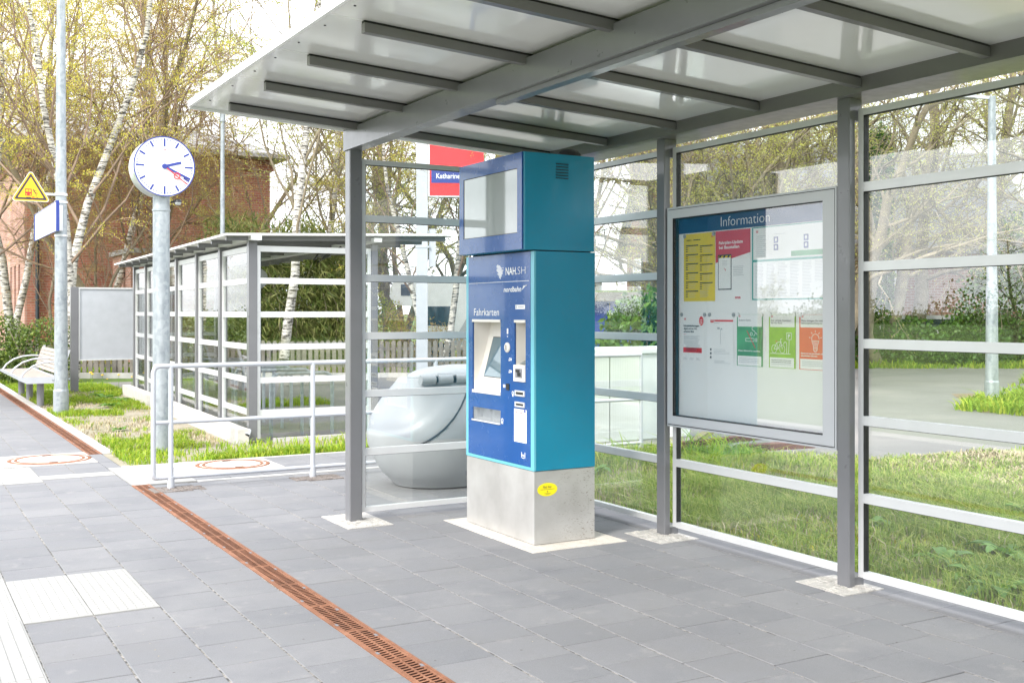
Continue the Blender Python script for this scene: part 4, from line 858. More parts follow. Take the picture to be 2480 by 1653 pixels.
# ------------------------------------------------------------------ bike shelter (own local axes, slightly turned)
bs = thing('bike_shelter', 'light grey glazed bicycle shelter with flat ribbed roof on a low concrete kerb', 'shelter', (3.66, 12.45, 0), R(-2.1))
def loc(b, name, mats, p=None): return b.build(name, mats, p or bs, world=False)
def bpost(x, y, w=.10):
    b = MB(); b.box(x, x+w, y, y+w, 0, 2.335, 0, .004); return loc(b, 'post', 'grey_paint')
LYS = [0, 2.95, 5.0, 8.2]
for y in (0, 2.9, 5.75, 8.35): bpost(0, y)
for y in (0, 8.35): bpost(1.52, y, .07)
def bpanel(kind, a0, a1, plane):
    f = MB(); g = MB(); zr = [.33, .71, 1.10, 1.48, 1.875, 2.25]
    def bx(m, u0, u1, z0, z1, d, mi=0):
        if kind == 'x': m.box(plane-d, plane+d, u0, u1, z0, z1, mi)
        else: m.box(u0, u1, plane-d, plane+d, z0, z1, mi)
    bx(f, a0, a0+.04, .03, 2.285, .02); bx(f, a1-.04, a1, .03, 2.285, .02); zz = [.05]+zr
    for z in zr: bx(f, a0+.04, a1-.04, z-.034, z+.034, .0185)
    for k in range(len(zz)-1):
        bx(g, a0+.042, a1-.042, zz[k]+.036, zz[k+1]-.036, .004)
        bx(f, a0+.04, a0+.048, zz[k]+.034, zz[k+1]-.034, .016, 1)
    fr = loc(f, 'wall_frame', ['aluminium', 'dark_glass']); g2 = loc(g, 'glass_pane', 'glass', fr)
bpanel('x', .105, 2.895, .05) if 0 else None
for a0, a1 in ((.103, 1.47), (1.572, 2.896), (3.003, 4.35), (4.452, 5.746), (5.853, 7.1), (7.202, 8.346)): bpanel('x', a0, a1, .05)
for y in (1.471, 4.351, 7.101): bpost(0, y)
bpanel('y', .105, 1.515, .05); bpanel('y', .105, 1.515, 8.40)
def brz(x): return 2.36+.030*x
b = MB()
ex0, ex1, ey0, ey1 = -.30, 2.62, -.14, 8.65
b.add([(ex0, ey0, brz(ex0)+.03), (ex1, ey0, brz(ex1)+.03), (ex1, ey1, brz(ex1)+.03), (ex0, ey1, brz(ex0)+.03), (ex0, ey0, brz(ex0)+.055), (ex1, ey0, brz(ex1)+.055), (ex1, ey1, brz(ex1)+.055), (ex0, ey1, brz(ex0)+.055)],
      [(0, 3, 2, 1), (4, 5, 6, 7), (0, 1, 5, 4), (1, 2, 6, 5), (2, 3, 7, 6), (3, 0, 4, 7)]); loc(b, 'roof', 'white_edge')
b = MB(); b.box(-.01, .11, -.16, 8.5, 2.336, 2.40); b.box(1.50, 1.60, -.12, 8.5, 2.36, 2.41); loc(b, 'beam', 'aluminium')
for k in range(12):
    y = .02+k*.755; b = MB(); b.add([(-.26, y-.02, brz(-.26)-.02), (-.26, y+.02, brz(-.26)-.02), (2.5, y+.02, brz(2.5)-.03), (2.5, y-.02, brz(2.5)-.03), (-.26, y-.02, brz(-.26)+.028), (-.26, y+.02, brz(-.26)+.028), (2.5, y+.02, brz(2.5)+.028), (2.5, y-.02, brz(2.5)+.028)],
      [(0, 3, 2, 1), (4, 5, 6, 7), (0, 1, 5, 4), (1, 2, 6, 5), (2, 3, 7, 6), (3, 0, 4, 7)]); loc(b, 'rafter', 'grey_paint')
b = MB(); b.box(-.16, -.03, -.12, 8.6, -.15, .17, 0, .008); loc(b, 'kerb_wall', 'concrete_light')
b = MB(); b.tube([(-.02, -.06, .14), (-.05, -.11, .09)], .035, 14); b.tube([(-.05, -.111, .09), (-.053, -.115, .085)], .028, 14, 1); loc(b, 'downpipe', ['steel_light', 'black'])
b = MB(); b.tube([(1.4, .7, 2.30), (1.3, .55, 2.33), (1.1, .45, 2.2), (.95, .4, 2.12), (1.05, .42, 2.2), (1.25, .5, 2.3)], .010, 6); b.tube([(1.4, .7, 2.28), (1.22, .55, 2.3), (1.02, .45, 2.17), (.9, .4, 2.15), (.98, .42, 2.24)], .010, 6); loc(b, 'cable', 'black')
# bicycle stands
def rack():
    t = thing('bicycle_stand', 'galvanised hoop bicycle stand nearest the glazed end wall', 'bicycle stand', (4.05, 12.85, 0), 0, 'hoop bicycle stands under the bike shelter')
    b = MB(); pts = []
    x0, x1, h, rc = 4.05, 4.83, .76, .11
    pts = [(x0, 12.85, 0), (x0, 12.85, h-rc)]+[(x0+rc-rc*math.cos(R(a)), 12.85, h-rc+rc*math.sin(R(a))) for a in (20, 45, 70, 90)]+[(x1-rc+rc*math.sin(R(a)), 12.85, h-rc+rc*math.cos(R(a))) for a in (0, 20, 45, 70, 90)]+[(x1, 12.85, 0)]
    b.tube(pts, .024, 12); b.build('hoop', 'galvanised', t)
    b = MB(); b.cyl((4.44, 12.85, 0), (4.44, 12.85, .735), .020, None, 10); b.build('middle_post', 'galvanised', t); return t
rk = rack()
for k, lab in enumerate(('second', 'third', 'fourth', 'fifth', 'farthest')): dup(rk, (4.09+.035*k, 13.75+.9*k, 0), 0, '%s hoop bicycle stand counted from the glazed end wall' % lab)
# traffic sign backs
sg = thing('traffic_sign', 'round traffic sign with a small plate below, seen from behind through the bike shelter', 'sign', (5.88, 19.7, 0))
b = MB(); b.cyl((5.88, 19.7, 0), (5.88, 19.7, 2.32), .03, None, 10); b.build('pole', 'galvanised', sg)
b = MB(); b.tube([(5.95, 19.74, 2.13), (5.955, 19.752, 2.13)], .2, 28); b.build('round_plate', 'light_paint', sg)
b = MB(); b.box(5.90, 6.02, 19.735, 19.745, 1.69, 1.92); b.build('small_plate', 'light_paint', sg)
# ------------------------------------------------------------------ grit bin
gb = thing('grit_bin', 'rounded pale grey plastic grit bin with a hinged lid behind the ticket machine', 'grit bin', (4.28, 8.62, 0))
def body_s(z): return sum(body(min(.93, max(0, z+d))) for d in (-.07, -.05, -.03, -.015, 0, .015, .03, .05, .07))/9
def sl_z(x): t = max(0, x+.70); return .335+.08*t+.85*t*t
def body(z):
    P = [(0, .41), (.03, .47), (.08, .535), (.13, .58), (.19, .62), (.26, .66), (.34, .685), (.42, .704), (.5, .708), (.56, .697), (.62, .675), (.69, .635), (.75, .59), (.81, .54), (.87, .48), (.905, .44), (.93, .41)]
    for (a, ra), (c, rc) in zip(P, P[1:]):
        if z <= c: return ra+(rc-ra)*(z-a)/(c-a)
    return P[-1][1]
b = MB(); n = 96; m_ = 72; vs = []
for i in range(m_+1):
    z = .012+.918*i/m_
    for k in range(n):
        a = 2*math.pi*k/n; ca, sa = math.cos(a), math.sin(a); e = 2.08; q_ = (abs(ca)**e+abs(sa)**e)**(-1/e); r_o = body_s(z)
        x, y = ca*q_*r_o, sa*q_*r_o*.80
        pl = z-sl_z(x); tt = max(0, min(1, (pl+.012)/.024)); t2 = max(0, min(1, (pl-.15-.12*max(0, x+.5)+.03)/.06)); gsc = .97+.014*tt-.022*t2*t2*(3-2*t2)
        vs.append((4.28+x*gsc, 8.62+y*gsc, z))
b.add(vs, [(i*n+k, i*n+(k+1) % n, (i+1)*n+(k+1) % n, (i+1)*n+k) for i in range(m_) for k in range(n)], 0, True); b.add(vs[-n:], [tuple(range(n))]); b.build('tub', 'bin_grey', gb)
b = MB(); b.lathe([(.42, -.03), (.50, 0), (.515, .015), (.505, .035), (.44, .07), (.33, .098), (.15, .118), (0, .122)], (4.48, 8.66, .918), 64, 0, 1.0, .72)
b.build('lid', 'bin_lid', gb)
b = MB()
for x0, x1 in ((3.84, 3.97), (4.0, 4.13), (4.17, 4.38), (4.42, 4.62)): b.cyl((x0+.05, 8.27, .935), (x1+.05, 8.27, .935), .040, None, 18)
b.box(4.04, 4.21, 8.27, 8.42, .90, .985, 0, .02); b.box(3.93, 4.0, 8.27, 8.4, .90, .975, 0, .02); b.build('hinge', 'bin_lid', gb)
b = MB(); b.cyl((3.92, 8.29, .935), (4.70, 8.29, .935), .034, None, 12); b.build('hinge_gap', 'dark_seam', gb)
b = MB(); pts = []
for i in range(25):
    a = R(180+8+i*6.2)
    for it in range(1):
        lo, hi = .05, .9
        for _ in range(24):
            z = (lo+hi)/2; ca, sa = math.cos(a), math.sin(a); q_ = (abs(ca)**2.08+abs(sa)**2.08)**(-1/2.08); x = ca*q_*body_s(z)
            if z < sl_z(x): lo = z
            else: hi = z
        pts.append((4.28+ca*q_*body_s(z)*1.006, 8.62+sa*q_*body_s(z)*.80*1.006, z))
b.tube([(4.28+(p[0]-4.28)*.972, 8.62+(p[1]-8.62)*.972, p[2]-.004) for p in pts], .0085, 8); b.build('seam', 'dark_seam', gb)
# ------------------------------------------------------------------ switch cabinet
cb = thing('switch_cabinet', 'long pale grey electrical cabinet on the grass behind the glass wall', 'cabinet', (7.0, 9.9, 0))
b = MB(); x0, x1, y0, y1 = 5.72, 7.95, 9.72, 10.1
b.box(x0, x1, y0, y1, .0, .10); b.build('plinth', 'concrete_light', cb)
for xa, xb in ((5.72, 6.83), (6.84, 7.95)):
    b = MB(); b.box(xa+.004, xb-.004, y0-.012, y1, .10, 1.05); k = xa+.04
    while k < xb-.04: b.box(k, k+.004, y0-.0138, y0-.0125, .14, 1.02); k += .032
    b.build('door', 'cabinet', cb)
b = MB(); b.box(x0-.03, x1+.03, y0-.04, y1+.03, 1.052, 1.115, 0, .015); b.build('lid', 'cabinet', cb)
# planks lying in the weeds
b = MB()
b.bar((7.35, 9.15, .09), (8.45, 8.95, .15), .10, .06); tag(b.build('plank', 'dark_wood', org=(7.9, 9.05, 0)), 'reddish brown plank lying in the weeds, leaning left in front of the cabinet', 'plank', 'old planks in the weeds')
b = MB(); b.bar((7.9, 8.80, .06), (8.75, 8.62, .07), .14, .07); tag(b.build('plank', 'dark_wood', org=(8.3, 8.8, 0)), 'reddish brown plank at the right edge of the weeds, lying flat', 'plank', 'old planks in the weeds')
b = MB(); b.bar((7.45, 9.25, .02), (7.95, 9.3, .22), .10, .05); tag(b.build('log', 'bark', org=(7.7, 9.3, 0)), 'dark piece of branch leaning on the planks in the weeds', 'log')
# ------------------------------------------------------------------ picket fence
def fence(a, c, lab, h=.85, base=0):
    a = Vector(a); c = Vector(c); d = (c-a); L = d.length; d.normalize(); nn = Vector((-d.y, d.x, 0)); t = thing('picket_fence', lab, 'fence', tuple(a))
    b = MB(); k = 0; q = random.Random(3)
    while k*.142 < L:
        p = a+d*(k*.142); hh = h+q.uniform(-.02, .02); w = .047; vs = []
        prof = [(-w, .08), (w, .08), (w, hh-.04), (w*.6, hh-.008), (0, hh), (-w*.6, hh-.008), (-w, hh-.04)]
        for dd in (-.008, .008): vs += [tuple(p+d*x+nn*dd+Z*z) for x, z in prof]
        n = 7; b.add(vs, [tuple(range(n)), tuple(range(n, 2*n))[::-1]]+[(i, (i+1) % n, n+(i+1) % n, n+i) for i in range(n)]); k += 1
    b.build('pickets', 'wood_fence', t)
    for z in (.26, .66): b = MB(); b.bar(a+nn*.03+Z*z, c+nn*.03+Z*z, .035, .07); b.build('rail', 'wood_fence', t)
    for i in range(int(L/2.2)+1): p = a+d*(i*2.2)+nn*.075; b = MB(); b.box(p.x-.045, p.x+.045, p.y-.045, p.y+.045, 0, h-.05); b.build('post', 'wood_fence', t)
fence((2.9, 28.3, -.02), (12.14, 23.01, -.02), 'weathered grey picket fence running across behind the bike shelter')
b = MB(); b.bar((2.95, 27.95, .0), (12.3, 22.6, .0), .12, .16); struct(b.build('fence_kerb', 'kerb_stone'))
# ------------------------------------------------------------------ pylon sign
pl = thing('station_pylon', 'tall white pylon with a red station sign and blue name band', 'sign', (10.28, 21.78, 0), R(-27))
b = MB(); b.box(-.125, .125, -.09, .09, 0, 6.6); loc(b, 'pole', 'light_paint', pl)
b = MB(); b.box(.17, 1.36, -.10, .10, 4.08, 5.95); loc(b, 'sign_box', 'db_red', pl)
b = MB(); b.box(.135, .169, -.08, .08, 4.06, 5.9); b.box(.17, 1.36, -.09, .09, 4.05, 4.079); loc(b, 'sign_frame', 'steel_light', pl)
b = MB(); b.box(.205, 1.335, -.106, -.1005, 4.355, 4.655); bnd = loc(b, 'name_band', 'sign_blue', pl)
b = MB(); b.text('Katharinenheerd', .315, 4.455, .112, Vector((0, -.1065, 0)), X, Z, w=.90, th=.002, bold=.01); b.build('lettering', 'white_ink', bnd, world=False)
b = MB(); b.box(.15, .30, -.03, .03, 2.52, 3.35); b.box(-.14, .17, -.10, .10, 2.93, 2.97); loc(b, 'side_bracket', 'light_paint', pl)
# ------------------------------------------------------------------ parked motorhome behind the birch
mh = thing('motorhome', 'white motorhome with overhanging cab bed parked behind the birch, mostly hidden', 'motorhome', (12.3, 28.2, 0), R(-28))
pr = [(.15, 1.72), (0, 1.95), (.02, 2.2), (.12, 2.42), (.4, 2.5), (6, 2.55), (6, .45), (2.2, .45), (1.75, .5), (1.15, .95), (.95, 1.1), (.75, 1.68)]
n = len(pr); b = MB(); b.add([(x, 0, z) for x, z in pr]+[(x, 2.1, z) for x, z in pr], [tuple(range(n)), tuple(range(n, 2*n))[::-1]]+[(i, (i+1) % n, n+(i+1) % n, n+i) for i in range(n)]); loc(b, 'body', 'caravan_white', mh)
b = MB(); b.box(.32, .68, -.012, -.002, 1.98, 2.3); loc(b, 'window', 'dark_glass', mh)
b = MB(); b.add([(.98, -.006, 1.15), (1.75, -.006, 1.10), (1.75, -.006, 1.68), (.82, -.006, 1.68)], [(0, 1, 2, 3)]); loc(b, 'cab_window', 'dark_glass', mh)
b = MB(); b.add([(1.75, -.008, .6), (2.25, -.008, .6), (3.2, -.008, 2.4), (2.75, -.008, 2.4)], [(0, 1, 2, 3)]); loc(b, 'stripe', 'board_grey', mh)
for x in (1.5, 4.8):
    b = MB(); b.tube([(x, -.03, .33), (x, .2, .33)], .33, 24); loc(b, 'wheel', 'black', mh)
# ------------------------------------------------------------------ buildings
br = thing('brick_building', 'large dark red brick building with a flat grey roof behind the left trees', 'building', (3.95, 38, 0))
b = MB(); b.box(3.95, 11.94, 38, 50, 0, 6.95); b.box(3.80, 12.05, 37.9, 50.1, 6.55, 6.75); b.build('wall', 'brick_red', br)
b = MB(); 
W_ = [(39.3, 39.9), (40.6, 41.2), (42.0, 42.6), (44, 44.6)]
yy = [38.0]+[v for w in W_ for v in w]+[50.0]
b.box(3.90, 3.945, 38.0, 50, 0, 0.3); 
for i in range(0, len(yy), 2): b.box(3.88, 3.945, yy[i], yy[i+1], .3, 3.1)
b.box(3.88, 3.945, 38.0, 50, 3.1, 6.5); b.build('side_wall', 'brick_sunlit_salmon', br)  # same brick as the front, sunlit tone put into its colour
for w0, w1 in W_: b = MB(); b.box(3.925, 3.948, w0, w1, .3, 3.1); b.build('window', 'dark_glass', br)
b = MB(); b.box(9.75, 11.1, 37.93, 37.98, 3.2, 3.35); b.box(9.75, 9.88, 37.94, 37.985, .8, 3.2); b.box(10.97, 11.1, 37.94, 37.985, .8, 3.2); b.build('blind_window', 'brick_red', br)
b = MB(); b.add([(3.3, 37.4, 6.96), (12.5, 37.4, 6.96), (12.5, 51, 6.96), (3.3, 51, 6.96), (4.4, 42, 8.5), (10.0, 42, 8.5), (10.0, 47, 8.5), (4.4, 47, 8.5), (3.3, 37.4, 7.1), (12.5, 37.4, 7.1), (12.5, 51, 7.1), (3.3, 51, 7.1)],
      [(0, 3, 2, 1), (4, 5, 6, 7), (0, 1, 9, 8), (1, 2, 10, 9), (2, 3, 11, 10), (3, 0, 8, 11), (8, 9, 5, 4), (9, 10, 6, 5), (10, 11, 7, 6), (11, 8, 4, 7)]); b.build('roof', 'roof_sheet', br)
b = MB(); b.tube([(4.25, 37.9, 6.5), (4.25, 37.9, 0)], .06, 8); b.build('downpipe', 'dark_seam', br)
an = thing('brick_annex', 'low salmon brick annex in front of the large brick building', 'building', (6.9, 33.5, 0))
b = MB(); b.box(6.4, 8.4, 34, 37, 0, 3.3); b.build('wall', 'brick_sunlit_salmon', an)
b = MB(); b.box(6.3, 8.5, 33.9, 37.1, 3.3, 3.45); b.build('roof', 'roof_sheet', an)
hb = thing('brick_house', 'red brick house with pitched slate roof half hidden behind the bare trees', 'house', (20.84, 26.07, 0), R(-17.6))
b = MB(); b.box(0, 12.5, 0, 4.8, 0, 3.9); b.add([(0, 0, 3.9), (0, 4.8, 3.9), (0, 2.4, 6.9)], [(0, 1, 2)]); b.add([(12.5, 0, 3.9), (12.5, 4.8, 3.9), (12.5, 2.4, 6.9)], [(0, 2, 1)]); loc(b, 'wall', 'brick_house', hb)
b = MB()
for s, (ya_, yb_) in enumerate(((-.4, 2.4), (5.2, 2.4))):
    z0_ = 3.9-.4*1.25; b.add([(-.3, ya_, z0_), (12.8, ya_, z0_), (12.8, yb_, 6.95), (-.3, yb_, 6.95), (-.3, ya_, z0_+.12), (12.8, ya_, z0_+.12), (12.8, yb_, 7.07), (-.3, yb_, 7.07)], [(0, 3, 2, 1), (4, 5, 6, 7), (0, 1, 5, 4), (1, 2, 6, 5), (2, 3, 7, 6), (3, 0, 4, 7)])
loc(b, 'roof', 'slate', hb)
WX = 6.8
def win(x, z, w, h, side=0):
    b = MB()
    if side == 0:
        b.box(x, x+w, -.06, -.01, z, z+h, 1)
        for k in range(3): b.box(x+k*(w-.06)/2, x+k*(w-.06)/2+.06, -.085, -.061, z, z+h, 0)
        for k in range(5): b.box(x, x+w, -.083, -.0615, z+k*(h-.05)/4, z+k*(h-.05)/4+.05, 0)
    else:
        b.box(-.06, -.01, x, x+w, z, z+h, 1)
        for k in range(3): b.box(-.085, -.061, x+k*(w-.06)/2, x+k*(w-.06)/2+.06, z, z+h, 0)
        for k in range(5): b.box(-.083, -.0615, x, x+w, z+k*(h-.05)/4, z+k*(h-.05)/4+.05, 0)
    loc(b, 'window', ['caravan_white', 'dark_glass'], hb)
for x in (WX,): win(x, 1.7, .55, 1.5)
win(1.0, 1.7, .8, 1.6, 1); win(3.1, 1.7, .8, 1.6, 1)
ga = thing('flat_roof_garage', 'dark flat-roofed garage with a timber eave above the white cabinet', 'garage', (13.6, 20.0, 0), R(-28))
b = MB(); b.box(0, 2.6, 0, 3, 0, 1.75); loc(b, 'wall', 'sign_blue', ga)
b = MB(); b.box(-.5, 3.2, -.3, 3.3, 1.76, 1.95); loc(b, 'roof', 'wood_fence', ga)
b = MB(); b.box(.05, 3.0, -.28, 3.1, 1.951, 1.99); loc(b, 'roof_moss', 'field_grass', ga)
def van(x, y, lab):
    t = thing('parked_van', lab, 'van', (x, y, 0), R(-35), 'white vans parked beyond the ivy hedge'); b = MB()
    pr = [(0, .4), (0, .95), (.15, 1.05), (.75, 1.38), (1.3, 1.42), (4.2, 1.42), (4.3, .4)]; n = len(pr)
    b.add([(a, 0, z) for a, z in pr]+[(a, 1.7, z) for a, z in pr], [tuple(range(n)), tuple(range(n, 2*n))[::-1]]+[(i, (i+1) % n, n+(i+1) % n, n+i) for i in range(n)]); loc(b, 'body', 'caravan_white', t)
    b = MB(); b.box(.7, 1.5, -.01, -.001, 1.0, 1.3); b.box(1.7, 3.9, -.01, -.001, 1.0, 1.3); loc(b, 'window', 'dark_glass', t)
    for a in (.9, 3.4): b = MB(); b.tube([(a, -.02, .3), (a, .2, .3)], .3, 18); loc(b, 'wheel', 'black', t)
van(26.8, 24.3, 'white van glimpsed over the ivy hedge, left of the right lamp post'); van(32.2, 22.2, 'white van glimpsed over the ivy hedge behind the right lamp post')

# ------------------------------------------------------------------ vegetation
rng = np.random.default_rng(11)
def np_mesh(name, vs, fs, mats, mi=None, parent=None, smooth=False):
    me = bpy.data.meshes.new(name); k = fs.shape[1]
    me.vertices.add(len(vs)); me.vertices.foreach_set('co', np.ascontiguousarray(vs, dtype=np.float32).ravel())
    me.loops.add(fs.size); me.loops.foreach_set('vertex_index', np.ascontiguousarray(fs, dtype=np.int32).ravel())
    me.polygons.add(len(fs)); me.polygons.foreach_set('loop_start', np.arange(0, fs.size, k, dtype=np.int32)); me.polygons.foreach_set('loop_total', np.full(len(fs), k, dtype=np.int32))
    for m in mats: me.materials.append(MATS[m])
    if mi is not None: me.polygons.foreach_set('material_index', mi.astype(np.int32))
    me.update(); me.validate(); ob = bpy.data.objects.new(name, me); COL.objects.link(ob)
    if parent: ob.parent = parent
    return ob
def leaf_quads(c, L, Wd, droop=0.0, axis=None):
    n = len(c); a = rng.normal(size=(n, 3)); a[:, 2] = a[:, 2]*(1-droop)-droop*2.2
    if axis is not None: a = a*.6+axis
    a /= np.linalg.norm(a, axis=1, keepdims=True)+1e-9; b = np.cross(a, rng.normal(size=(n, 3))); b /= np.linalg.norm(b, axis=1, keepdims=True)+1e-9
    s = rng.uniform(.6, 1.3, (n, 1)); a = a*L*s/2; b = b*Wd*s/2
    v = np.stack([c-a, c+b*1.0-a*.1, c+a, c-b-a*.1], 1).reshape(-1, 3); return v, np.arange(4*n).reshape(-1, 4)
def tree_proto(name, label, cat, seed, H, r0, nl, lean, up, droop, spread, leafn, leafL, leafW, leafdroop, leafm, barkm, twigm, stems=1, sub=(11, 7, 6), gn=.12, group=None):
    q = random.Random(seed); T = MB(); tw_v = []; tw_f = []; leaves = []
    def tri_tube(P, R0, R1):
        o = len(tw_v); n = len(P)
        for i, p in enumerate(P):
            rr = R0+(R1-R0)*i/(n-1)
            for k in range(3):
                a = k*2.094; tw_v.append((p[0]+rr*math.cos(a), p[1]+rr*math.sin(a), p[2]+rr*math.sin(a+1)))
        for i in range(n-1):
            for k in range(3): tw_f.append((o+i*3+k, o+i*3+(k+1) % 3, o+i*3+3+(k+1) % 3, o+i*3+3+k))
    def grow(p, d, L, r, lv):
        n = (9, 6, 5, 4)[lv]; pts = [p]; dirs = [d]
        for i in range(n):
            j = gn*(1, 1.6, 1.8, 2)[lv]
            d = d+Vector((q.gauss(0, j), q.gauss(0, j), q.gauss(0, j)*.6+((up if lv < 2 else -droop)*(.5 if lv else .15))))
            d.normalize(); p = p+d*(L/n); pts.append(p); dirs.append(d)
        rs = [max(.003, r*(1-.75*i/n)) for i in range(n+1)]
        if lv <= 1: T.tube(pts, r, 9 if lv == 0 else 6, lv, False, rs)
        else: tri_tube(pts, r, max(r*.3, .003))
        if lv == 3:
            for i in range(1, n+1):
                for k in range(leafn): leaves.append(pts[i]+(pts[i-1]-pts[i])*q.random()+Vector((q.gauss(0, .04), q.gauss(0, .04), q.gauss(0, .03))))
            return
        m = sub[lv]; m = m if lv else m
        for k in range(m):
            t = (.22 if lv == 0 else .18)+(.80 if lv == 0 else .80)*(k+q.random()*.8)/m; t = min(t, .99); f = t*n; i = int(f); bp = pts[i].lerp(pts[min(i+1, n)], f-i); bd = dirs[min(i+1, n)]
            az = q.random()*6.283 if lv else k*2.4+q.random(); side = Vector((math.cos(az), math.sin(az), 0)); side = (side-bd*side.dot(bd)).normalized()
            ang = spread*(q.uniform(.7, 1.2) if lv else q.uniform(.75, 1.15)*(1.15-.5*t)); nd = (bd*math.cos(ang)+side*math.sin(ang)).normalized()
            LL = L*((.48*(1.12-.75*t)) if lv == 0 else .50*(1.1-.4*t))*q.uniform(.75, 1.2); grow(bp, nd, LL, max(rs[i]*(.38 if lv == 0 else .5), .0035), lv+1)
    root = thing(name, label, cat, (0, 0, 0), 0, group)
    for s in range(stems):
        a = s*2.1+seed; ln = Vector((lean[0]+(math.cos(a)*.22 if stems > 1 else 0), lean[1]+(math.sin(a)*.22 if stems > 1 else 0), 1)).normalized()
        grow(Vector((math.cos(a)*.15*(stems > 1), math.sin(a)*.15*(stems > 1), -.1)), ln, H*(1-.12*s), r0*(1-.12*s), 0)
    T.build('trunk', [barkm, twigm], root, world=False)
    lv_ = np.array([v[:] for v in leaves]); v2, f2 = leaf_quads(lv_, leafL, leafW, leafdroop)
    v1 = np.array(tw_v); f1 = np.array(tw_f); V = np.vstack([v1, v2]); F = np.vstack([f1, f2+len(v1)]); mi = np.concatenate([np.zeros(len(f1)), np.ones(len(f2))])
    np_mesh('crown', V, F, [twigm, leafm], mi, root); return root
TG = 'trees behind the station'
pA = tree_proto('birch_tree', '', 'birch', 3, 13.5, .13, 1, (.10, 0), .10, .30, .62, 6, .048, .02, .8, 'leaf_yellow', 'birch_bark', 'twig_brown', 2, (16, 9, 7), .10, TG)
pB = tree_proto('bare_tree', '', 'tree', 8, 13, .12, 1, (.02, 0), .12, .16, .60, 4, .045, .018, .7, 'leaf_brown', 'bark', 'twig_brown', 2, (16, 9, 7), .13, TG)
pC = tree_proto('birch_tree', '', 'birch', 21, 12.5, .13, 1, (0, 0), .14, .10, .55, 4, .045, .03, .3, 'leaf_green', 'birch_bark', 'twig_grey', 1, (13, 8, 6), .10, TG)
pD = tree_proto('old_tree', '', 'tree', 14, 10.5, .24, 1, (.05, 0), .07, -.02, .95, 2, .045, .026, .1, 'leaf_spring', 'bark', 'twig_grey', 2, (14, 9, 7), .19, TG)
pE = tree_proto('leafing_tree', '', 'tree', 33, 9.5, .11, 1, (0, 0), .08, .03, .75, 3, .045, .026, .1, 'leaf_spring', 'bark', 'twig_grey', 3, (11, 7, 6), .14, TG)
used = set()
def plant(p, x, y, s, rz, lab):
    if p.name in used: return dup(p, (x, y, -.05), rz, lab, s)
    used.add(p.name); p.location = (x, y, -.05); p.rotation_euler = (0, 0, rz); p.scale = (s,)*3; p['label'] = lab; return p
TR = [(pA, 1.6, 30.0, 1.0, .3, 'yellow-catkin birch at the far left edge of the photo'), (pA, 3.1, 34.0, 1.05, 2.1, 'yellow-catkin birch against the sunlit-coloured side wall of the brick building'),
 (pA, 3.75, 26.4, .95, 5.6, 'two-stemmed white birch right behind the left lamp post'), (pA, 5.4, 34.9, 1.12, 1.2, 'yellow birch between lamp post and clock, in front of the brick wall'),
 (pB, 5.2, 44.5, 1.15, .5, 'brown bare tree rising behind the roof of the brick building, far left'),
 (pB, 5.9, 31.3, 1.0, 2.0, 'brown twiggy tree left of the station clock'), (pB, 7.2, 36.0, 1.05, 3.4, 'reddish-brown tree directly above the station clock'), (pB, 8.0, 33.6, .9, 5.1, 'brown bare tree just right of the clock'),
 (pB, 5.0, 33.2, .55, 3.0, 'low brown tree against the brick wall left of the board'), (pB, 8.3, 31.6, .55, 4.2, 'low brown tree above the far end of the bike shelter'), (pB, 4.1, 30.2, .5, 5.5, 'low brown tree above the bench backrest'), (pE, 9.2, 30.4, .6, 2.0, 'low leafing tree above the near corner of the bike shelter'),
 (pC, 9.6, 41.5, 1.2, 1.0, 'sparse birch rising beyond the brick roof, right of the clock'), (pC, 12.6, 44.7, 1.25, 2.5, 'faint green birch against the sky left of the canopy corner'),
 (pC, 7.78, 23.9, .92, 4.0, 'white birch standing behind the bike shelter glass'), (pC, 10.01, 27.7, .95, 5.4, 'thin birch between brick building and front shelter post'),
 (pE, 12.0, 30.0, 1.1, .8, 'leafing tree behind the front shelter post'), (pC, 10.72, 25.6, .75, 2.2, 'slim birch immediately right of the front shelter post'),
 (pE, 13.9, 31.2, 1.1, 3.0, 'dense leafing tree left of the red station sign'), (pD, 15.8, 33.6, 1.1, 1.6, 'old branching tree behind the red station sign'), (pA, 11.6, 23.6, .72, 3.9, 'patchy birch trunk below the red station sign'),
 (pE, 15.8, 30.2, 1.1, 5.0, 'leafing tree hidden mostly behind the ticket machine'), (pC, 17.1, 24.8, .95, .2, 'pale birch seen right of the ticket machine top'), (pB, 15.2, 21.4, .8, 4.6, 'brown tree between ticket machine and second post'),
 (pD, 18.8, 25.0, .95, 2.9, 'old tree behind the second shelter post'), (pE, 15.8, 19.8, .85, 1.9, 'yellow-green tree above the left end of the information case'), (pE, 19.5, 23.4, 1.0, .4, 'yellow-green tree above the Information heading'),
 (pD, 16.9, 19.1, .85, 5.3, 'gnarled tree with thick trunk above the middle of the information case'), (pE, 15.9, 17.0, .7, 3.3, 'small leafing tree above the right part of the information case'), (pE, 20.1, 20.8, .95, 4.1, 'leafing tree left of the third shelter post'),
 (pD, 18.6, 18.0, .85, 1.0, 'old tree right behind the third shelter post'), (pD, 24.6, 21.7, 1.05, 2.4, 'old gnarled tree left in the right glass wall'), (pD, 26.5, 22.8, 1.05, 4.9, 'spreading old tree in the middle of the right glass wall'),
 (pD, 29.2, 20.3, 1.1, .1, 'spreading old tree behind the right lamp post'), (pE, 30.5, 25.5, 1.1, 1.3, 'leafing tree beyond the white vans'), (pD, 24.5, 14.5, .95, 3.6, 'old tree at the right edge whose limbs reach left'), (pE, 33.6, 29.1, 1.2, 2.2, 'distant leafing tree above the ivy hedge'), (pB, 35.0, 26.0, 1.15, .9, 'distant bare tree at the far right')]
for p, x, y, s, rz, lab in TR: plant(p, x, y, s, rz, lab)
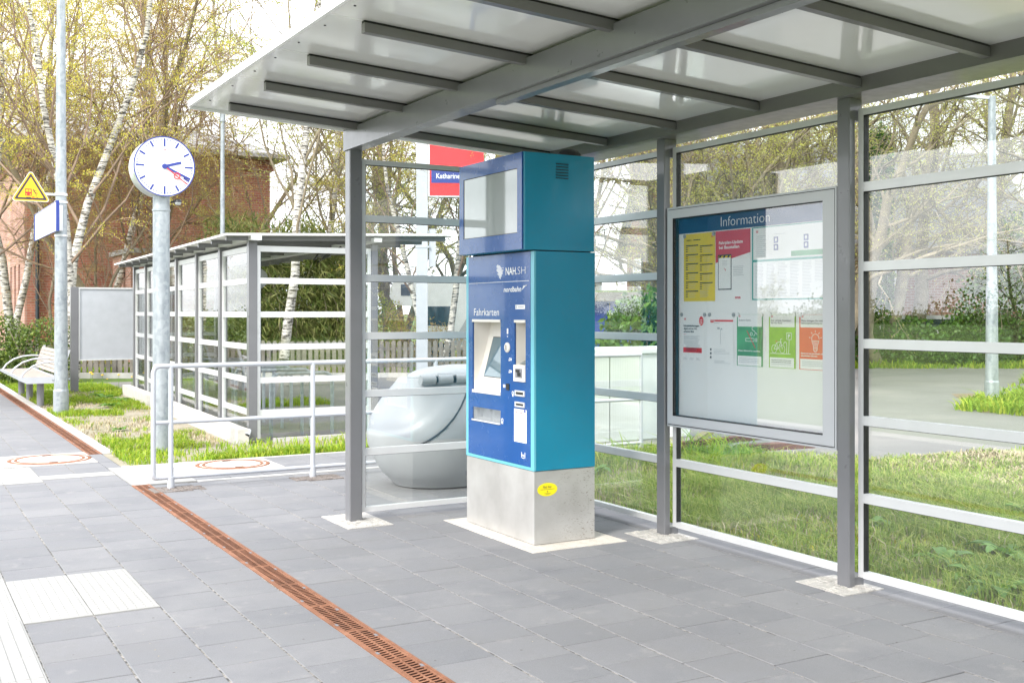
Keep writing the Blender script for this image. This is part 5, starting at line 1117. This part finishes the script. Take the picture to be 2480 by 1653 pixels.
# the reflected side: a lone willow and a low far tree line over the field
wl = dup(pD, (-42, 36, -.9), 1.2, 'dark pollard tree in the field across the tracks, seen only as a reflection', .62)
dup(pE, (-30, 42, -.9), 2.2, 'bushy tree across the tracks, mirrored in the bike shelter glass', .5); dup(pE, (-22, 48, -.9), .7, 'second bushy tree across the tracks, mirrored in the bike shelter glass', .45)
n = 42000; a = rng.uniform(-1, 1, n); c = np.stack([-180+rng.normal(0, 3, n), a*230+60, -.9+np.abs(rng.normal(0, 2.2, n))*(1+.6*np.sin(a*40))], 1); v, f = leaf_quads(c, .7, .5)
struct(np_mesh('far_woods', v, f, ['hedge_leaf']), 'stuff')
n = 52000; a = rng.uniform(0, 1, n); c = np.stack([-8+78*a, -42-14*a+rng.normal(0, 2.5, n), rng.uniform(0, 1, n)**.8*(9+3.5*np.sin(a*31)+2*np.sin(a*77))], 1); v, f = leaf_quads(c, .8, .55)
struct(np_mesh('added_woods', v, f, ['leaf_litter_green']), 'stuff')  # unseen tree row behind the camera, added to darken the glass reflections
def shrub(name, lab, cat, blobs, n, L, Wd, m, droop=.1, group=None, stems=True):
    t = thing(name, lab, cat, (blobs[0][0], blobs[0][1], 0), 0, group); o = np.array([blobs[0][0], blobs[0][1], 0.]); cs = []
    tot = sum(b_[3]*b_[4]*b_[5] for b_ in blobs)
    for (x, y, z, rx, ry, rz_) in blobs:
        k = int(n*rx*ry*rz_/tot)+50; d = rng.normal(size=(k, 3)); d /= np.linalg.norm(d, axis=1, keepdims=True); r = rng.uniform(.45, 1, (k, 1))**.5; lump = 1+.16*np.sin(d[:, :1]*7+x)*np.cos(d[:, 2:]*9+y)+.10*np.sin(d[:, 1:2]*17)
        p = d*r*lump*np.array([rx, ry, rz_])+np.array([x, y, z]); cs.append(p[p[:, 2] > -.02])
    c = np.vstack(cs)-o; v, f = leaf_quads(c, L, Wd, droop); np_mesh('foliage', v, f, [m], None, t)
    if stems:
        for k in range(9):
            b = MB()
            bl = random.Random(k+int(n)).choice(blobs); q = random.Random(k); x, y = bl[0]+q.uniform(-.6, .6)*bl[3], bl[1]+q.uniform(-.6, .6)*bl[4]
            b.tube([(x, y, 0), (x+q.uniform(-.15, .15), y+q.uniform(-.15, .15), bl[2]*.8), (x+q.uniform(-.4, .4), y+q.uniform(-.4, .4), bl[2]+bl[5]*.8)], .02, 5, 0, False, [.025, .018, .006])
            b.build('stem', 'bark', t)
    return t
shrub('hedge', 'dense green shrub hedge behind the bench at the left edge', 'hedge', [(.6, 27.2, .6, 1.3, .8, 1.0), (1.9, 26.6, .55, 1.1, .7, .9), (2.9, 26.0, .5, .8, .6, .85)], 26000, .07, .035, 'hedge_leaf')
shrub('ivy_hedge', 'long ivy-covered hedge beyond the asphalt in the right glass wall', 'hedge', [(24.3+1.25*k, 22.1-.73*k, .45, 1.0, .7, .75+.15*(k % 2)) for k in range(6)], 20000, .13, .10, 'ivy')
shrub('ivy_shrub', 'tall ivy-leaved shrub rising above the hedge behind the right lamp post', 'shrub', [(27.8, 20.3, 1.4, 1.1, 1.0, 1.6), (28.3, 19.9, 3.1, 1.0, .8, 1.3), (27.2, 20.6, .8, .9, .8, .9), (29.3, 19.4, 2.2, 1.1, .8, 1.4)], 11000, .12, .08, 'ivy')
shrub('laurel_bush', 'glossy hanging laurel bush between the garage and the white cabinet', 'shrub', [(12.0, 16.1, 1.0, .75, .6, .85), (12.5, 15.8, .8, .6, .5, .75)], 5000, .16, .07, 'ivy', .5)
shrub('ivy_clump', 'dark ivy clump climbing the trunk left in the right glass wall', 'ivy', [(24.55, 21.6, 5.3, .45, .45, 1.5), (24.6, 21.6, 2.6, .4, .4, 1.8)], 3500, .14, .10, 'ivy', .2, None, False)
shrub('mixed_shrub', 'green and brown shrubs left of the white motorhome', 'shrub', [(10.4, 27.4, 1.3, 1.0, .7, 1.6), (11.3, 27.0, .9, .9, .7, 1.2)], 14000, .07, .04, 'leaf_green')
shrub('mixed_shrub', 'brown budding shrub in front of the white motorhome', 'shrub', [(11.4, 25.6, .7, .9, .5, 1.0), (12.3, 25.2, .5, .8, .5, .8)], 6000, .05, .025, 'leaf_brown')
shrub('undergrowth', 'yellow-green undergrowth below the house, right of the machine', 'shrub', [(17.5, 22.6, .8, 1.8, 1.0, 1.4), (19.5, 21.0, .7, 1.6, 1.0, 1.3), (15.5, 23.5, .8, 1.5, 1, 1.2)], 9000, .08, .05, 'leaf_green')
shrub('undergrowth', 'brown undergrowth at the foot of the brick building', 'shrub', [(5.0, 31.5, .8, 1.6, .8, 1.1), (7.0, 30.4, .8, 1.5, .8, 1.1), (8.0, 29.6, .9, 1.2, .8, 1.3)], 12000, .05, .025, 'leaf_brown')
# bamboo
bm = thing('bamboo_thicket', 'tall arching bamboo thicket behind the picket fence', 'bamboo', (9.1, 27.0, 0))
n = 2300; t_ = rng.uniform(0, 1, n); base = np.stack([-1.75+3.3*t_+rng.normal(0, .2, n), .95-1.7*t_+rng.normal(0, .45, n), rng.uniform(.3, 3.5, n)*(1+.12*np.sin(t_*14))], 1)
ax = np.stack([rng.normal(0, .5, n), -np.abs(rng.normal(.4, .4, n)), np.full(n, -.8)], 1); C = np.repeat(base, 11, 0)+rng.normal(0, .16, (n*11, 3)); A = np.repeat(ax, 11, 0)
C[:, 2] = np.abs(C[:, 2]); v, f = leaf_quads(C, .30, .032, 0, A*1.3); np_mesh('leaves', v, f, ['bamboo_leaf'], None, bm)
b = MB(); q = random.Random(4)
for k in range(70):
    t0 = q.random(); x, y = -1.7+3.2*t0+q.gauss(0, .2), 1.0-1.7*t0+q.gauss(0, .3); h = q.uniform(2, 3.4); b.tube([(x, y, 0), (x+q.gauss(0, .1), y+q.gauss(0, .1), h*.6), (x+q.gauss(0, .35), y-.2+q.gauss(0, .3), h)], .014, 5, 0, False, [.016, .012, .004])
b.build('canes', 'twig_grey', bm, world=False)
# grass
LAT = rng.uniform(-1, 1, (256, 256))
def vnoise(P):
    i = np.floor(P).astype(int); f = P-i; f = f*f*(3-2*f); g = lambda a, b: LAT[(i[:, 0]+a) % 256, (i[:, 1]+b) % 256]
    return (g(0, 0)*(1-f[:, 0])+g(1, 0)*f[:, 0])*(1-f[:, 1])+(g(0, 1)*(1-f[:, 0])+g(1, 1)*f[:, 0])*f[:, 1]
def grass(name, x0, x1, y0, y1, n, h0, h1, m, inside, w=.004, bare=.35, kind='stuff', seedk=0):
    P = np.stack([rng.uniform(x0, x1, n), rng.uniform(y0, y1, n)], 1)
    nz_ = 2.6*(vnoise(P*1.1+seedk*7)+.6*vnoise(P*3.1+40+seedk)+.45*vnoise(P*8.0+90))
    keep = (nz_+rng.normal(0, .5, n) > -1.2+bare) & inside(P); P = P[keep]; nz_ = nz_[keep]; n = len(P)
    h = rng.uniform(h0, h1, n)*(1+.35*np.clip(nz_, -1, 1.5)); a = rng.uniform(0, 2*np.pi, n); ln = rng.uniform(.3, 2.0, n)*h; d = np.stack([np.cos(a), np.sin(a)], 1); s = np.stack([-d[:, 1], d[:, 0]], 1)*w*rng.uniform(.7, 1.6, (n, 1))
    z0 = np.full((n, 1), -.03); p1 = P+d*ln[:, None]*.3; p2 = P+d*ln[:, None]
    v = np.stack([np.hstack([P-s, z0]), np.hstack([P+s, z0]), np.hstack([p1+s*.8, (h*.6)[:, None]]), np.hstack([p1-s*.8, (h*.62)[:, None]]), np.hstack([p2+s*.15, h[:, None]*.95]), np.hstack([p2-s*.15, h[:, None]*.95])], 1).reshape(-1, 3)
    k = np.arange(n)[:, None]*6; f = np.vstack([k+np.array([0, 1, 2, 3]), k+np.array([3, 2, 4, 5])]); ob = np_mesh(name, v, f, [m]); return struct(ob, kind)
def line_side(pts):
    def ins(P):
        # below the polyline (y smaller than the boundary at this x)
        xs, ys = zip(*pts); return P[:, 1] < np.interp(P[:, 0], xs, ys)
    return ins
bd_ = line_side([(4.6, 9.7), (7.4, 9.6), (8.1, 8.7), (8.9, 7.8), (11.4, 7.6), (14, 6.5)])
grass('grass', 4.89, 8.2, 1.2, 9.7, 60000, .03, .10, 'grass_near', bd_, .0032, .7)
grass('grass', 4.89, 14, 1.2, 9.7, 90000, .012, .05, 'grass_near', bd_, .005, .35, seedk=2)
grass('grass', 4.89, 9, 1.2, 9.7, 12000, .02, .07, 'straw', bd_, .003, .8, seedk=4)
grass('grass', 6.2, 9.0, 7.6, 9.7, 3200, .06, .20, 'grass_bright', bd_, .005, .5)
grass('moss', 4.9, 9, 1.5, 6.5, 14000, .004, .018, 'moss_leaf', bd_, .006, 1.6, seedk=6)
grass('dry_grass', 6.5, 10.5, 4.8, 7.9, 16000, .005, .035, 'straw', bd_, .006, .9)
grass('grass', 2.16, 4.0, 12.3, 26, 60000, .012, .05, 'grass_bright', lambda P: P[:, 0] < 3.42+.037*(P[:, 1]-12.4)+(P[:, 1] > 21)*2, .004, 1.5, seedk=1)
grass('dry_grass', 2.16, 4.0, 12.3, 22, 9000, .005, .03, 'straw', lambda P: P[:, 0] < 3.42+.037*(P[:, 1]-12.4), .004, .6, seedk=3)
grass('grass', 2.1, 7.0, 11.1, 12.3, 15000, .02, .06, 'grass_bright', lambda P: (rng.random(len(P)) < np.where((P[:, 1] < 11.45) & (P[:, 0] > 2.75), .95, np.where(P[:, 0] < 2.75, .45, .12))), .005, .4)
grass('grass', 4.2, 6.4, 17.0, 18.2, 6000, .02, .08, 'grass_bright', lambda P: rng.random(len(P)) < .8, .005, .7)
grass('grass', 14.5, 30, 9, 17, 50000, .04, .14, 'grass_bright', lambda P: (P[:, 0]*.53-P[:, 1]+3.6 > .0) & (P[:, 1] > 9.2), .012, .1)
grass('grass', 22, 34, 17, 25, 18000, .05, .16, 'grass_bright', lambda P: np.abs(P[:, 0]*.58+P[:, 1]-35.1) < .9, .016, .1)
grass('grass', 3, 13, 22.8, 30, 26000, .05, .2, 'grass_bright', lambda P: (P[:, 0]*.573+P[:, 1] > 30.2) & (P[:, 0]*.573+P[:, 1] < 32), .01, .1)
sheet('leaf_litter', [(14.9, 10.4), (17.8, 13.4), (17.3, 13.5), (14.5, 10.8)], -.018, 'leaf_dirt')
n = 700; c = np.stack([rng.uniform(-1, 4.6, n), rng.uniform(2.5, 9.6, n), np.full(n, .003)], 1)
k_ = rng.random(n) < .6; c[k_, 0] = np.round((c[k_, 0]-2.0)/.32)*.32+2.0+rng.normal(0, .008, k_.sum())
v, f = leaf_quads(c, .010, .006); v[:, 2] = np.abs(v[:, 2]-.003)*.4+.002
struct(np_mesh('grit', v, f, ['straw']), 'stuff')
# broad-leaved weeds
def weed():
    t = thing('dock_weed', 'broad-leaved dock weed growing beside the glass wall under the information case', 'weed', (7.34, 9.05, 0), 0, 'broad-leaved weeds in the grass'); q = random.Random(9); b = MB()
    for k in range(9):
        a = k*2.4; L = q.uniform(.16, .34); w = L*.17; e = q.uniform(.35, 1.1); d = Vector((math.cos(a), math.sin(a), 0)); sd = Vector((-d.y, d.x, 0)); vs = []; N = 7
        for i in range(N+1):
            s = i/N; el = e-1.3*s*s; c = d*(L*s*math.cos(e*.7))+Z*(L*(s*math.sin(e)-.55*s*s)); ww = w*math.sin(math.pi*min(1, s*.92+.06))**.8*(1+.12*math.sin(s*20+k))
            vs += [c-sd*ww+Z*ww*.35, c, c+sd*ww+Z*ww*.35]
        vs = [(v.x+7.34, v.y+9.05, max(v.z, .005)+.01) for v in vs]
        b.add(vs, [f_ for i in range(N) for f_ in ((i*3, i*3+1, i*3+4, i*3+3), (i*3+1, i*3+2, i*3+5, i*3+4))], 0, True)
    b.build('leaves', 'weed_leaf', t); return t
wd = weed()
for x, y, s, r_0, lab in ((7.68, 9.05, 1.1, 1, 'second dock weed beside the planks'), (8.0, 8.9, .9, 2, 'dock weed right of the planks'), (6.05, 5.39, .7, 3, 'small dock weed at the left in the right-hand lawn'), (5.53, 4.36, .9, 4, 'dock weed close to the glass foot rail, right-hand lawn'),
                           (5.35, 4.0, .85, 5, 'lowest dock weed against the right glass wall'), (6.0, 4.3, 1.0, 0, 'large dock weed at the right of the lawn'), (5.2, 3.75, .9, 2, 'dock weed in the lower right corner of the glass'), (6.7, 4.7, 1.2, 1, 'tall dock weed by the mown straw'), (7.3, 5.0, 1.1, 5, 'dock weed amid the dry straw'),
                           (7.1, 9.55, 1.0, 4, 'dock weed in front of the white cabinet'), (5.83, 8.5, .8, 3, 'dock weed near the glass beside the ticket machine'), (3.3, 20.0, 1.2, 0, 'tall dock weed left of the bike shelter kerb'), (3.15, 18.3, .9, 2, 'low dock weed on the strip by the lamp post'), (3.45, 19.2, .9, 5, 'dock weed between lamp post and bike shelter kerb'), (3.95, 11.5, .7, 1, 'dock weed in the gravel at the bike shelter end wall'), (2.62, 14.6, .6, 3, 'small weed clump on the strip near the clock')):
    dup(wd, (x, y, -.01), r_0, lab, s)
# dandelions
dd = thing('dandelion', 'yellow dandelion flower in the grass of the verge', 'dandelion', (3.55, 22.9, 0), 0, 'dandelion flowers in the grass')
b = MB(); b.cyl((3.55, 22.9, 0), (3.55, 22.9, .30), .006, .004, 5); b.build('stem', 'weed_leaf', dd)
b = MB(); b.lathe([(.0, .0), (.03, .004), (.034, .014), (.02, .026), (0, .03)], (3.55, 22.9, .30), 10); b.build('flower', 'dandelion', dd)
q = random.Random(2)
for k in range(26):
    if k < 5: x, y, s = (3.75, 22.8, .9) if k == 0 else (3.35+.25*k, 22.95+q.uniform(-.1, .1), q.uniform(.6, .95)); s_ = s
    else: x = q.uniform(15.6, 20.5); y = q.uniform(10.6, .53*x+2.6); s_ = q.uniform(.7, 1.1)
    dup(dd, (x, y, -.02 if k < 5 else -.12*s_), 0, None, s_)
